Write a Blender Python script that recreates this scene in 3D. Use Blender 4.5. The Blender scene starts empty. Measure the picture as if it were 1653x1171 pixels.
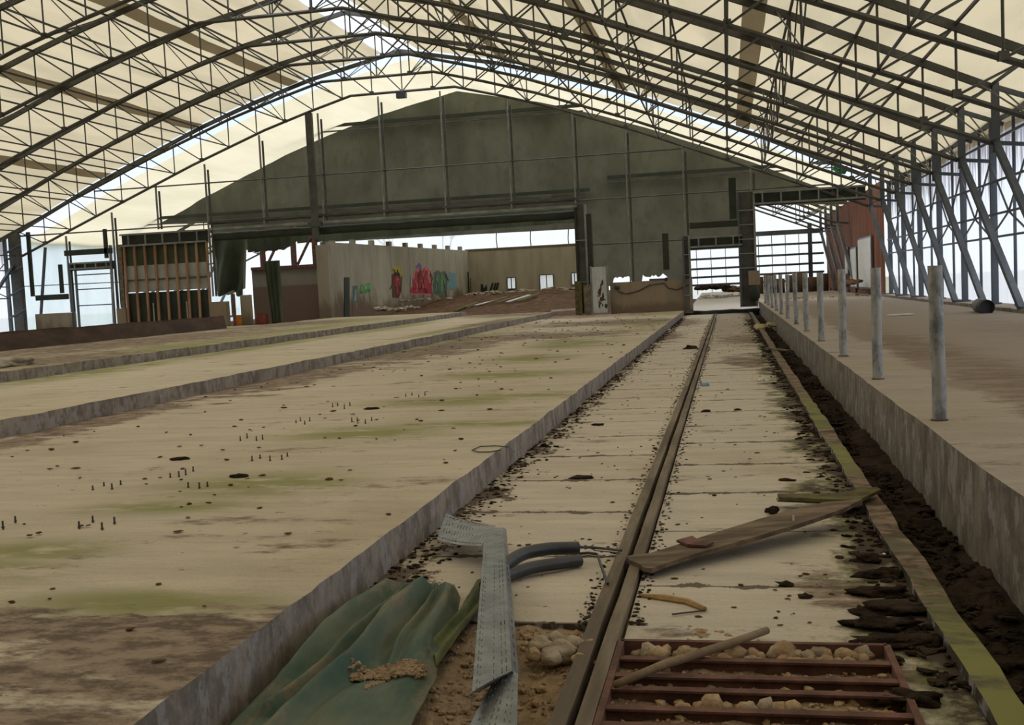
import bpy, bmesh, math, random
from mathutils import Vector, Matrix, noise
random.seed(7)
sc = bpy.context.scene
COL = sc.collection
R = random.random
def U(a, b): return a + (b - a) * random.random()

# ------------------------------------------------------------------ camera
YAW, PIT, ROL, FPX, CH = 0.20125786, 0.0688689, -0.0483449, 1731.51, 1.75
cf = Vector((-math.sin(YAW) * math.cos(PIT), math.cos(YAW) * math.cos(PIT), -math.sin(PIT)))
cr0 = Vector((math.cos(YAW), math.sin(YAW), 0)); cu0 = cr0.cross(cf)
cr = math.cos(ROL) * cr0 + math.sin(ROL) * cu0
cu = -math.sin(ROL) * cr0 + math.cos(ROL) * cu0
EYE = Vector((0, 0, CH))
cam_d = bpy.data.cameras.new('camera'); cam = bpy.data.objects.new('camera', cam_d); COL.objects.link(cam)
m = Matrix((cr, cu, -cf)).transposed().to_4x4(); m.translation = EYE
cam.matrix_world = m
cam_d.sensor_width = 36; cam_d.sensor_fit = 'HORIZONTAL'; cam_d.lens = FPX / 1653 * 36
cam_d.clip_end = 600; cam_d.clip_start = .05
sc.camera = cam
def ray(x, y): return cr * ((x - 826.5) / FPX) - cu * ((y - 585.5) / FPX) + cf
def atz(x, y, z=0.0):
    d = ray(x, y); return EYE + d * ((z - CH) / d.z)
def aty(x, y, Y):
    d = ray(x, y); return EYE + d * (Y / d.y)

# ------------------------------------------------------------------ world: bright overcast sky
w = bpy.data.worlds.new('sky'); sc.world = w; w.use_nodes = True
nt = w.node_tree; nt.nodes.clear()
tc = nt.nodes.new('ShaderNodeTexCoord'); sx = nt.nodes.new('ShaderNodeSeparateXYZ')
rp = nt.nodes.new('ShaderNodeValToRGB'); bg = nt.nodes.new('ShaderNodeBackground'); wo = nt.nodes.new('ShaderNodeOutputWorld')
mr = nt.nodes.new('ShaderNodeMapRange'); mr.inputs['From Min'].default_value = -.2; mr.inputs['From Max'].default_value = 1
nt.links.new(tc.outputs['Generated'], sx.inputs[0]); nt.links.new(sx.outputs['Z'], mr.inputs['Value'])
nt.links.new(mr.outputs[0], rp.inputs[0]); nt.links.new(rp.outputs[0], bg.inputs[0]); nt.links.new(bg.outputs[0], wo.inputs[0])
e = rp.color_ramp.elements
e[0].position = .12; e[0].color = (.10, .10, .09, 1)
e[1].position = 1; e[1].color = (1.0, 1.0, 1.0, 1)
for p, c in ((.165, (.30, .32, .35)), (.30, (.23, .275, .35)), (.40, (.27, .31, .38)), (.52, (.52, .545, .58))):
    q = e.new(p); q.color = (*c, 1)
bg.inputs[1].default_value = 3.3
sc.view_settings.view_transform = 'Standard'; sc.view_settings.look = 'None'
sc.view_settings.gamma = 1; sc.view_settings.use_curve_mapping = False
sc.view_settings.exposure = 0.17

# ------------------------------------------------------------------ node helpers
class G:
    def __init__(s, name):
        s.m = bpy.data.materials.new(name); s.m.use_nodes = True
        s.t = s.m.node_tree; s.t.nodes.clear()
        s.out = s.n('ShaderNodeOutputMaterial')
        s.tc = s.n('ShaderNodeTexCoord').outputs['Object']
    def n(s, k, **kw):
        o = s.t.nodes.new(k)
        for a, b in kw.items(): setattr(o, a, b)
        return o
    def l(s, a, b):
        if isinstance(a, (int, float)): b.default_value = a
        elif isinstance(a, (tuple, list)): b.default_value = (*a, 1) if len(a) == 3 and len(b.default_value) == 4 else a
        else: s.t.links.new(a, b)
    def noise(s, scale=1, st=(1, 1, 1), detail=4, off=(0, 0, 0), rough=.55):
        mp = s.n('ShaderNodeMapping'); s.l(s.tc, mp.inputs[0]); mp.inputs['Scale'].default_value = st; mp.inputs['Location'].default_value = off
        nz = s.n('ShaderNodeTexNoise'); s.l(mp.outputs[0], nz.inputs['Vector']); nz.inputs['Scale'].default_value = scale
        nz.inputs['Detail'].default_value = detail; nz.inputs['Roughness'].default_value = rough
        return nz.outputs[0]
    def step(s, v, a, b, lo=0, hi=1):
        r = s.n('ShaderNodeMapRange', interpolation_type='SMOOTHSTEP'); s.l(v, r.inputs['Value'])
        r.inputs['From Min'].default_value = a; r.inputs['From Max'].default_value = b
        r.inputs['To Min'].default_value = lo; r.inputs['To Max'].default_value = hi
        return r.outputs[0]
    def math(s, op, a, b=0):
        q = s.n('ShaderNodeMath', operation=op); s.l(a, q.inputs[0]); s.l(b, q.inputs[1]); return q.outputs[0]
    def mix(s, f, a, b):
        q = s.n('ShaderNodeMix', data_type='RGBA'); s.l(f, q.inputs[0]); s.l(a, q.inputs[6]); s.l(b, q.inputs[7]); return q.outputs[2]
    def xyz(s):
        q = s.n('ShaderNodeSeparateXYZ'); s.l(s.tc, q.inputs[0]); return q.outputs
    def nz(s):
        g = s.n('ShaderNodeNewGeometry'); q = s.n('ShaderNodeSeparateXYZ'); s.l(g.outputs['Normal'], q.inputs[0]); return q.outputs[2]
    def spots(s, lst):
        acc = 0.0
        for cx, cy, rx, ry in lst:
            mp = s.n('ShaderNodeMapping', vector_type='POINT'); s.l(s.tc, mp.inputs[0])
            mp.inputs['Location'].default_value = (-cx / rx, -cy / ry, 0); mp.inputs['Scale'].default_value = (1 / rx, 1 / ry, 0)
            ln = s.n('ShaderNodeVectorMath', operation='LENGTH'); s.l(mp.outputs[0], ln.inputs[0])
            v = s.step(ln.outputs['Value'], 0.1, 1.3, 1, 0)
            acc = v if isinstance(acc, float) else s.math('MAXIMUM', acc, v)
        return acc
    def bsdf(s, col, rough=.8, metal=0, bump=None, bs=.3, bd=.02, spec=.4):
        p = s.n('ShaderNodeBsdfPrincipled'); s.l(col, p.inputs['Base Color']); s.l(rough, p.inputs['Roughness']); s.l(metal, p.inputs['Metallic'])
        p.inputs['Specular IOR Level'].default_value = spec
        if bump is not None:
            b = s.n('ShaderNodeBump'); b.inputs['Strength'].default_value = bs; b.inputs['Distance'].default_value = bd
            s.l(bump, b.inputs['Height']); s.l(b.outputs[0], p.inputs['Normal'])
        s.l(p.outputs[0], s.out.inputs[0]); return s.m
def basic(name, c1, c2=None, scale=3, st=(1, 1, 1), rough=.75, metal=0, lo=.35, hi=.65, bs=.25, bd=.01, spec=.3):
    g = G(name)
    if c2 is None: c2 = tuple(x * .75 for x in c1)
    nz = g.noise(scale, st, 6)
    fine = g.noise(scale * 7, st, 4, (3, 1, 2))
    f = g.step(nz, lo, hi)
    c = g.mix(f, c1, c2)
    c = g.mix(g.step(fine, .45, .75, 0, .35), c, tuple(x * .6 for x in c2))
    return g.bsdf(c, rough, metal, fine, bs, bd, spec)
def membrane(name, c1, c2, scale, st, trans=.9, clear=0.0, top=None):
    g = G(name)
    f = g.step(g.noise(scale, st, 5), .35, .7)
    c = g.mix(f, c1, c2)
    if top:      # dirt washed down from the eave
        z = g.xyz()[2]
        k = g.math('ADD', z, g.step(g.noise(5, (1, 1, .08), 3), .3, .7, -1.1, 1.1))
        c = g.mix(g.step(k, top[0], top[1]), c, top[2])
    t = g.n('ShaderNodeBsdfTranslucent'); g.l(c, t.inputs[0])
    d = g.n('ShaderNodeBsdfDiffuse'); g.l(c, d.inputs[0])
    mx = g.n('ShaderNodeMixShader'); mx.inputs[0].default_value = trans
    g.l(d.outputs[0], mx.inputs[1]); g.l(t.outputs[0], mx.inputs[2])
    o = mx.outputs[0]
    if clear:
        tr = g.n('ShaderNodeBsdfTransparent'); m2 = g.n('ShaderNodeMixShader'); m2.inputs[0].default_value = clear
        g.l(o, m2.inputs[1]); g.l(tr.outputs[0], m2.inputs[2]); o = m2.outputs[0]
    g.l(o, g.out.inputs[0]); return g.m

M = {}
M['roof'] = membrane('roof_fabric', (.365, .315, .215), (.295, .255, .17), .5, (1.6, .25, 1), .78)
M['band'] = membrane('roof_seam', (.29, .25, .19), (.24, .205, .155), .8, (1, .3, 1), .7)
M['roof2'] = membrane('roof_fabric_pale', (.47, .43, .32), (.42, .385, .275), .5, (1.6, .25, 1), .82)
M['ridge'] = membrane('ridge_clear_sheet', (.8, .8, .75), (.7, .7, .66), 1, (1, .3, 1), .9, .5)
M['sheet'] = membrane('wall_sheet', (.88, .88, .95), (.8, .81, .92), 6, (1, 1, .05), .92, .25, top=(4.1, 5.5, (.12, .07, .05)))
M['sheet2'] = membrane('wall_sheet_blue', (.72, .80, .82), (.62, .70, .74), .6, (1, 1, .3), .9, .15)
M['sheet3'] = membrane('end_wall_sheet', (.95, .95, .95), (.9, .9, .92), 2, (1, 1, .3), .9, .55)
M['steel'] = basic('galvanised_steel', (.095, .095, .088), (.055, .055, .05), 1.2, rough=.5, metal=.35, spec=.5)
M['steel_blue'] = basic('galvanised_column_steel', (.11, .125, .145), (.06, .07, .085), .8, (1, 1, .4), rough=.45, metal=.4, spec=.5)
M['steel_light'] = basic('pale_galvanised_steel', (.27, .28, .27), (.17, .175, .17), 1.5, rough=.5, metal=.3)
M['green'] = basic('dark_green_net', (.15, .15, .115), (.098, .10, .074), .35, (1, 1, .6), .9, bs=.1)
M['green2'] = basic('green_board', (.034, .042, .03), (.022, .028, .02), 1, rough=.6)
M['greenc'] = basic('green_canvas', (.075, .09, .06), (.045, .055, .035), 1.2, (1, 1, .4), .9)
M['brownsheet'] = basic('rust_brown_sheet', (.24, .085, .04), (.13, .05, .028), 2, (1, 1, .15), .6)
M['wood'] = basic('old_wood', (.21, .17, .125), (.115, .09, .065), 6, (1, .12, 1), .85)
M['wood_or'] = basic('orange_wood', (.38, .235, .15), (.26, .14, .085), 3, (1, 1, .2), .8)
M['wood_y'] = basic('fresh_wood', (.42, .27, .12), (.30, .19, .09), 8, rough=.85)
M['pole'] = basic('pole_wood', (.27, .20, .13), (.19, .135, .085), 6, rough=.8)
M['plank'] = basic('plank_wood', (.20, .145, .10), (.085, .06, .04), 9, (.25, 1, 1), .85)
M['moss_wood'] = basic('mossy_plank', (.13, .12, .045), (.075, .055, .03), 6, rough=.95)
M['rust'] = basic('rusty_red_steel', (.17, .085, .065), (.09, .045, .035), 7, rough=.85)
M['stone'] = basic('ochre_stone', (.46, .335, .205), (.33, .22, .125), 9, rough=.95, bs=.6, bd=.02)
M['stone2'] = basic('grey_stone', (.42, .35, .26), (.3, .24, .17), 9, rough=.95, bs=.6, bd=.02)
M['gravel'] = basic('ochre_gravel', (.52, .38, .245), (.36, .25, .155), 14, rough=.98, bs=.9, bd=.03)
M['dirt'] = basic('dark_dirt', (.06, .042, .03), (.022, .015, .011), 5, rough=.98, bs=.9, bd=.05, spec=.1)
M['dirt_b'] = basic('brown_dirt', (.14, .085, .05), (.075, .042, .025), 3, rough=.98, bs=.7, bd=.04, spec=.1)
M['rubble'] = basic('pale_rubble', (.36, .32, .25), (.2, .16, .11), 4, rough=.95)
M['black'] = basic('black_plastic', (.03, .033, .042), (.02, .022, .03), 5, rough=.42, spec=.6)
M['zinc'] = basic('zinc_tray', (.27, .30, .315), (.18, .20, .215), 9, rough=.42, metal=.55, spec=.5)
M['white'] = basic('white_plastic', (.72, .72, .7), (.6, .6, .58), 5, rough=.5)
M['panelw'] = basic('white_door_panel', (.55, .58, .60), (.40, .42, .43), 1.5, (1, 1, .3), .5)
M['cream'] = basic('cream_panel', (.42, .44, .42), (.33, .34, .32), 1, rough=.7)
M['orange'] = basic('orange_plastic', (.75, .24, .02), (.6, .18, .02), 4, rough=.5)
M['redbarrel'] = basic('red_brown_plastic', (.20, .05, .025), (.13, .035, .02), 4, rough=.5)
M['bark'] = basic('bark', (.10, .085, .07), (.06, .05, .04), 6, rough=.95)
M['bluep'] = basic('blue_plastic', (.22, .32, .48), (.15, .22, .34), 8, rough=.35)
M['foam'] = basic('dirty_foam', (.50, .45, .27), (.36, .3, .16), 12, rough=.9)

# concrete floors -----------------------------------------------------------
def concrete(name, base, base2, spots_green=None, spots_brown=None, joints=None, extra=None, streak=(.5, 3, 1), face=(.31, .275, .25)):
    g = G(name); X, Y, Z = g.xyz()
    c = g.mix(g.step(g.noise(1.3, streak, 5), .3, .7), base, base2)
    c = g.mix(g.step(g.noise(3.1, (.5, 2.5, 1), 6, (4, 2, 1), .65), .5, .8, 0, .5), c, tuple(v * .66 for v in base2))
    c = g.mix(g.step(g.noise(.5, (1, .6, 1), 3, (9, 5, 0)), .5, .75, 0, .45), c, (.33, .26, .16))
    c = g.mix(g.step(g.noise(60, (1, 1, 1), 3, (2, 2, 0), .7), .3, .75, 0, .30), c, tuple(v * .55 for v in base2))
    c = g.mix(g.step(g.noise(11, (.35, 2.6, 1), 6, (2, 8, 0), .75), .5, .75, 0, .38), c, (.20, .16, .12))
    # small dark crumbs of muck pressed on the concrete
    c = g.mix(g.step(g.noise(5, (1, 1.6, 1), 5, (7, 7, 0), .7), .655, .70, 0, .85), c, (.08, .055, .035))
    if spots_green:
        k = g.math('MULTIPLY', g.spots(spots_green), g.step(g.noise(2.2, (.5, 1.3, 1), 6, (2, 3, 0), .7), .33, .52))
        c = g.mix(g.math('MINIMUM', k, .92), c, (.22, .22, .075))
    if spots_brown:
        spots_brown = [(a_, b_, c_ * 1.2, d_ * (1.25 if b_ > 8 else 1)) for a_, b_, c_, d_ in spots_brown]
        k = g.math('ADD', g.spots(spots_brown), g.step(g.noise(1.6, (.6, 1.3, 1), 8, (5, 1, 0), .7), .2, .8, -.9, .9))
        bc = g.mix(g.step(g.noise(7, (.6, 1.2, 1), 7, (5, 9, 0), .75), .40, .60), (.075, .045, .03), (.27, .20, .145))
        c = g.mix(g.step(k, .30, .75, 0, .9), c, bc)
    if joints:
        y0, dy = joints
        fr = g.math('FRACT', g.math('ADD', g.math('DIVIDE', g.math('SUBTRACT', Y, y0), dy), .5))
        d = g.math('ABSOLUTE', g.math('SUBTRACT', fr, .5))
        wd = g.step(g.noise(3, (1, 1, 1), 5, (1, 8, 0), .7), .42, .75, .007, .075)
        q = g.n('ShaderNodeMath', operation='LESS_THAN'); g.l(d, q.inputs[0]); g.l(wd, q.inputs[1])
        c = g.mix(g.math('MULTIPLY', q.outputs[0], .88), c, (.07, .05, .035))
    if extra: c = extra(g, c, X, Y, Z)
    # upright faces: greyer, scraped and dirty towards the foot
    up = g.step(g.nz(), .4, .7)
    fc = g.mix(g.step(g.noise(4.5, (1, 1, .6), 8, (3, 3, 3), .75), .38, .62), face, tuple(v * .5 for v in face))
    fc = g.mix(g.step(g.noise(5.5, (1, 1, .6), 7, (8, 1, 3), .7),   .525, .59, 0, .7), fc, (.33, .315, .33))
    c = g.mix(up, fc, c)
    b = g.math('ADD', g.noise(9, (1, 1, 1), 6), g.math('MULTIPLY', g.noise(45, (1, 1, 1), 3), .3))
    return g.bsdf(c, .82, 0, b, .45, .015, .25)
GREEN1 = [(-3.8, 8.2, 1.0, .75), (-4.2, 7.3, .9, .3), (-4.0, 11.2, 1.2, .7), (-2.9, 11.8, 1.4, .35), (-3.8, 14.3, 1.5, .8), (-2.8, 14.9, 1.2, .5), (-3.9, 18.5, 1.6, 1), (-4.3, 22.5, 1.3, 1.6), (-4, 28, 1.5, 3),
          (-4.6, 5.45, .9, .5), (-4.4, 6.0, .7, .35), (-3.0, 4.9, .9, .3), (-7.9, 30, 1.0, 8), (-2.8, 40, 1.2, 6), (-3.2, 50, 2.5, 4)]
BROWN1 = [(-2.7, 4.0, 1.3, .95), (-4.0, 3.7, 1.6, 1.15), (-3.4, 4.5, 1.6, .5), (-2.4, 3.3, .6, .9), (-2.5, 4.86, .45, .14), (-3.6, 4.75, .5, .12), (-8.2, 19, 1.1, 5), (-7.7, 27, 1.5, 6), (-6, 33, 3.6, 2.6), (-5, 42, 4, 3), (-8.3, 13, .5, 4), (-6.5, 52, 4, 3)]
M['slab1'] = concrete('broad_slab_concrete', (.58, .50, .385), (.47, .41, .32), GREEN1, BROWN1)
GREEN2 = [(-12.8, 20, .9, 5), (-12.9, 28, .8, 9), (-12.8, 40, .8, 8), (-9.3, 36, .6, 8), (-10, 50, 2, 4)]
M['slab2'] = concrete('stepped_slab_concrete', (.60, .52, .39), (.49, .43, .325), GREEN2, [(-9.1, 42, .8, 6), (-11, 52, 3, 3)])
M['slab3'] = concrete('mossy_slab_concrete', (.46, .40, .275), (.36, .305, .21), [(-14.2, 26, 1.4, 8), (-15, 36, 1.5, 6), (-17, 45, 3, 6)], [(-15, 21, 2.6, 3.2), (-18, 30, 3, 10), (-19, 44, 3, 5)])
def drainmoss(g, c, X, Y, Z):
    k = g.math('ADD', g.math('SUBTRACT', X, .62), g.step(g.noise(1.7, (1, 1, 1), 6, (6, 2, 1), .7), .25, .75, -.34, .34))
    c = g.mix(g.step(k, -.12, .08, 0, .8), c, (.13, .13, .055))
    c = g.mix(g.step(k, .06, .2, 0, .95), c, (.05, .032, .022))
    far = g.math('MULTIPLY', g.step(Y, 22, 40), .5)
    return g.mix(far, c, (.17, .13, .08))
def kerbdirt(g, c, X, Y, Z):
    k = g.math('ADD', g.math('SUBTRACT', -1.98, X), g.step(g.noise(1.9, (1.3, 1, 1), 7, (6, 2, 1), .75), .25, .75, -.42, .42))
    c = g.mix(g.step(k, .02, .12, 0, .9), c, (.075, .052, .035))
    return c
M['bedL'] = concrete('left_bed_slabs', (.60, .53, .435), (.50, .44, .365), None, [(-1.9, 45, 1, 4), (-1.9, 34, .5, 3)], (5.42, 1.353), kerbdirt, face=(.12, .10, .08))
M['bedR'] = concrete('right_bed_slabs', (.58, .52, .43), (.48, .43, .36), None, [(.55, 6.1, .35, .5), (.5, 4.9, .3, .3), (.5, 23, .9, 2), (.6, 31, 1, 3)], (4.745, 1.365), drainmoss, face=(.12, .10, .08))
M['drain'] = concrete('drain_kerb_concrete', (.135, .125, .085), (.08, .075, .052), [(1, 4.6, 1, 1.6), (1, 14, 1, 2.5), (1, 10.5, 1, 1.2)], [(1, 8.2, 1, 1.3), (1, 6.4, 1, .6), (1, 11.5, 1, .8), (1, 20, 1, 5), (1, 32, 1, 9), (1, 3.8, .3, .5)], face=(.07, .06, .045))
def platd(g, c, X, Y, Z):
    k = g.math('ADD', X, g.step(g.noise(1.2, (1, .7, 1), 6, (6, 2, 1), .7), .25, .75, -.22, .22))
    c = g.mix(g.step(k, 2.3, 2.5, 0, .62), c, (.17, .115, .07))
    return g.mix(g.step(k, 2.9, 4.2, 0, .45), c, (.30, .26, .21))
M['plat'] = concrete('feed_passage_concrete', (.37, .32, .265), (.31, .27, .22), None, [(3.2, 12, .8, 3), (5.8, 22, 1.2, 5), (2.9, 18, .6, 4)], None, platd, face=(.24, .21, .175))
M['wallc'] = concrete('precast_wall_concrete', (.37, .345, .29), (.31, .29, .24), face=(.40, .375, .315))
def lowdirt(name, top, low, zt):
    g = G(name); X, Y, Z = g.xyz()
    c = g.mix(g.step(g.noise(1.2, (1, 1, .25), 6), .35, .7), top, tuple(v * .78 for v in top))
    k = g.math('ADD', Z, g.step(g.noise(.9, (1, 1, .4), 6, (2, 2, 2), .7), .2, .8, -zt * .55, zt * .55))
    c = g.mix(g.step(k, zt * .55, zt * 1.25, .9, 0), c, low)
    return g.bsdf(c, .85, 0, g.noise(8, (1, 1, 1), 5), .3, .01)
M['gwall'] = lowdirt('graffiti_wall_concrete', (.33, .31, .245), (.12, .075, .05), 1.6)
M['bwall'] = lowdirt('back_wall_concrete', (.40, .36, .28), (.25, .2, .14), 1.2)
M['pillar'] = lowdirt('stained_pillar', (.30, .26, .20), (.15, .11, .08), 1.2)
M['lwall'] = lowdirt('low_wall_concrete', (.27, .215, .15), (.15, .11, .075), .55)
M['pink'] = lowdirt('pale_ground', (.42, .39, .36), (.42, .39, .36), .5)
g = G('two_tone_wall'); Z = g.xyz()[2]
c = g.mix(g.step(Z, 2.40, 2.48), (.155, .105, .075), (.225, .205, .16)); c = g.mix(g.step(g.noise(.8, (1, 1, .5), 5), .4, .7, 0, .35), c, (.11, .085, .06))
M['twotone'] = g.bsdf(c, .8, 0, g.noise(8), .2, .01)
g = G('posts_steel'); Z = g.xyz()[2]
c = g.mix(g.step(g.noise(6, (1, 1, .5), 6, rough=.7), .42, .62), (.34, .345, .34), (.13, .145, .155))
c = g.mix(g.step(Z, 1.0, 1.2, 0, .35), c, (.46, .44, .40))
M['post'] = g.bsdf(c, .5, .35, g.noise(20), .3, .005, .5)
g = G('tarp_cloth')
c = g.mix(g.step(g.noise(2.2, (1, .5, 1), 5), .35, .65), (.135, .155, .11), (.05, .095, .078))
c = g.mix(g.step(g.noise(4, (1, .5, 1), 7, (4, 4, 0), .7), .50, .66, 0, .8), c, (.20, .165, .115))
M['tarp'] = g.bsdf(c, .85, 0, g.noise(160, (1, 1, 1), 2), .35, .003, .3)

# ------------------------------------------------------------------ mesh builder
class MB:
    def __init__(s): s.v = []; s.f = []
    def add(s, vs, fs):
        o = len(s.v); s.v += [Vector(a) for a in vs]; s.f += [tuple(i + o for i in f) for f in fs]; return s
    def box(s, x0, x1, y0, y1, z0, z1):
        return s.add([(x0, y0, z0), (x1, y0, z0), (x1, y1, z0), (x0, y1, z0), (x0, y0, z1), (x1, y0, z1), (x1, y1, z1), (x0, y1, z1)],
                     [(0, 3, 2, 1), (4, 5, 6, 7), (0, 1, 5, 4), (1, 2, 6, 5), (2, 3, 7, 6), (3, 0, 4, 7)])
    def tube(s, pts, r, n=6, cap=True, rect=None):
        """tube along a polyline; r number or list; rect=(w,h) gives a rectangular section"""
        pts = [Vector(p) for p in pts]; k = len(pts)
        rs = r if isinstance(r, (list, tuple)) else [r] * k
        if rect: n = 4
        vs = []; fs = []; upv = None
        for i, p in enumerate(pts):
            d = (pts[min(i + 1, k - 1)] - pts[max(i - 1, 0)]).normalized()
            ref = Vector((0, 0, 1)) if abs(d.z) < .95 else Vector((0, 1, 0))
            if upv is not None: ref = upv
            a = d.cross(ref)
            if a.length < 1e-4: a = d.cross(Vector((1, 0, 0)))
            a.normalize(); b = a.cross(d).normalized(); upv = b
            for j in range(n):
                if rect:
                    sx_, sz_ = ((-1, -1), (1, -1), (1, 1), (-1, 1))[j]
                    vs.append(p + a * sx_ * rect[0] / 2 + b * sz_ * rect[1] / 2)
                else:
                    t = 2 * math.pi * j / n; vs.append(p + (a * math.cos(t) + b * math.sin(t)) * rs[i])
        for i in range(k - 1):
            for j in range(n):
                j2 = (j + 1) % n; fs.append((i * n + j, i * n + j2, (i + 1) * n + j2, (i + 1) * n + j))
        if cap:
            fs.append(tuple(range(n))[::-1]); fs.append(tuple((k - 1) * n + j for j in range(n)))
        return s.add(vs, fs)
    def bar(s, a, b, w_, h_=None): return s.tube([a, b], 0, rect=(w_, h_ or w_))
    def grid(s, fn, nu, nv):
        vs = [fn(i / nu, j / nv) for j in range(nv + 1) for i in range(nu + 1)]
        fs = [(j * (nu + 1) + i, j * (nu + 1) + i + 1, (j + 1) * (nu + 1) + i + 1, (j + 1) * (nu + 1) + i) for j in range(nv) for i in range(nu)]
        return s.add(vs, fs)
    def prism(s, poly, off):
        """flat polygon (list of points) given thickness by vector off"""
        n = len(poly); off = Vector(off); vs = [Vector(p) for p in poly]; vs += [p + off for p in vs]
        return s.add(vs, [tuple(range(n))[::-1], tuple(range(n, 2 * n))] + [(i, (i + 1) % n, n + (i + 1) % n, n + i) for i in range(n)])
    def lump(s, c, rx, ry, rz, rot=0, seed=0, rough=.25, sub=1):
        bm = bmesh.new(); bmesh.ops.create_icosphere(bm, subdivisions=sub, radius=1)
        cs, sn = math.cos(rot), math.sin(rot); vs = []
        for v in bm.verts:
            p = v.co.copy(); k = 1 + rough * noise.noise(p * 1.7 + Vector((seed * 3.1, seed * 1.7, seed))) * 1.6
            x, y, z = p.x * rx * k, p.y * ry * k, p.z * rz * k
            vs.append((c[0] + x * cs - y * sn, c[1] + x * sn + y * cs, c[2] + z))
        fs = [tuple(v.index for v in f.verts) for f in bm.faces]; bm.free()
        return s.add(vs, fs)
    def build(s, name, mat, parent=None, smooth=False, solid=0):
        me = bpy.data.meshes.new(name)
        o0 = Vector((0, 0, 0))
        q = parent
        while q is not None: o0 += q.location; q = q.parent
        me.from_pydata([v - o0 for v in s.v], [], s.f)
        me.materials.append(M[mat] if isinstance(mat, str) else mat)
        if smooth:
            for p in me.polygons: p.use_smooth = True
        me.update()
        bm = bmesh.new(); bm.from_mesh(me); bmesh.ops.recalc_face_normals(bm, faces=bm.faces); bm.to_mesh(me); bm.free()
        o = bpy.data.objects.new(name, me); COL.objects.link(o)
        if parent: o.parent = parent
        if solid:
            md = o.modifiers.new('thick', 'SOLIDIFY'); md.thickness = solid; md.offset = 0
        return o
def tag(o, label=None, cat=None, group=None, kind=None):
    if label: o['label'] = label
    if cat: o['category'] = cat
    if group: o['group'] = group
    if kind: o['kind'] = kind
    return o
def thing(name, label, cat, loc=(0, 0, 0), group=None):
    o = bpy.data.objects.new(name, None); COL.objects.link(o); o.location = loc; o.empty_display_size = .2
    return tag(o, label, cat, group)
def struct(o): o['kind'] = 'structure'; return o
def copy_tree(o, parent=None):
    c = o.copy(); COL.objects.link(c)
    if parent: c.parent = parent
    for ch in list(o.children): copy_tree(ch, c)
    return c
ORD = ['first', 'second', 'third', 'fourth', 'fifth', 'sixth', 'seventh', 'eighth', 'ninth', 'tenth', 'eleventh', 'twelfth', 'thirteenth', 'fourteenth', 'fifteenth']
def fbm(x, y, z=0, o=4):
    return noise.fractal(Vector((x, y, z)), 1.0, 2.0, o)

# ------------------------------------------------------------------ the big shapes: ground and floors
XR = -16.1                     # ridge line of the halls
g_ = MB().box(-300, 300, -200, 400, -1.2, -.45); struct(g_.build('floor_outside_ground', basic('field', (.16, .17, .10), scale=.05), None))
# left broad slab (top .24), kerb face at x = -2.2
def slab(name, x0, x1, y0, y1, z0, z1, mat, nx=12, ny=90, amp=.008, edge=0.0):
    mb = MB()
    def f(u, v):
        x = x0 + (x1 - x0) * u; y = y0 + (y1 - y0) * v
        e_ = edge * (fbm(y * 2.3, x) - .1) if (u in (0, 1)) else 0
        return (x + (e_ if u == 1 else -e_ if u == 0 else 0), y, z1 + amp * fbm(x * .7, y * .7, 3))
    mb.grid(f, nx, ny)
    n0 = len(mb.v)
    # skirts on the four sides
    for side in (0, 1):
        vs = []
        for j in range(ny + 1):
            p = mb.v[j * (nx + 1) + (nx if side else 0)]
            vs += [tuple(p), (p[0] + (0.012 if side else -.012) + .02 * fbm(p[1] * 3, 4), p[1], z0)]
        mb.add(vs, [(2 * j, 2 * j + 1, 2 * j + 3, 2 * j + 2) for j in range(ny)])
    for j in (0, ny):
        vs = []
        for i in range(nx + 1):
            p = mb.v[j * (nx + 1) + i]; vs += [tuple(p), (p[0], p[1], z0)]
        mb.add(vs, [(2 * i, 2 * i + 1, 2 * i + 3, 2 * i + 2) for i in range(nx)])
    return struct(mb.build(name, mat))
slab('floor_broad_slab', -8.68, -2.17, -3, 54, -.2, .235, 'slab1', 40, 420, .012, .02)
slab('floor_stepped_slab', -13.35, -8.68, -3, 54.2, -.2, .455, 'slab2', 10, 260, .01, .09)
slab('floor_mossy_slab', -20.6, -13.35, -3, 54.2, -.2, .66, 'slab3', 12, 260, .014, .11)
struct(MB().box(-40.2, -20.6, -3, 54.2, -.2, .45).build('floor_far_left', 'slab3'))
slab('floor_bed_left', -2.2, -.765, 5.41, 54, -.3, 0, 'bedL', 14, 400, .008, 0)
slab('floor_bed_right', -.56, .93, 5.085, 54, -.3, 0, 'bedR', 14, 400, .008, 0)
# base under the bed and the open pit at the near end
def pitz(x, y):
    k = min(1, max(0, (y - 4.3) / 1.0)) if x < -.7 else .5
    return -.10 + .07 * k + .05 * fbm(x * 1.6, y * 1.6, 1) * (1 - .6 * k) + (.035 if x > -.6 else 0)
mb = MB()
mb.grid(lambda u, v: (-2.3 + 3.35 * u, -3 + 8.6 * v, pitz(-2.3 + 3.35 * u, -3 + 8.6 * v) + .02 * fbm((-2.3 + 3.35 * u) * 9, (-3 + 8.6 * v) * 9, 5)), 80, 170)
pit = mb.build('floor_pit_gravel', 'gravel', smooth=True); struct(pit)
slab('floor_bed_end_strip', .68, .93, -3, 5.085, -.3, 0, 'bedR', 4, 60, .01, .02)
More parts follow.
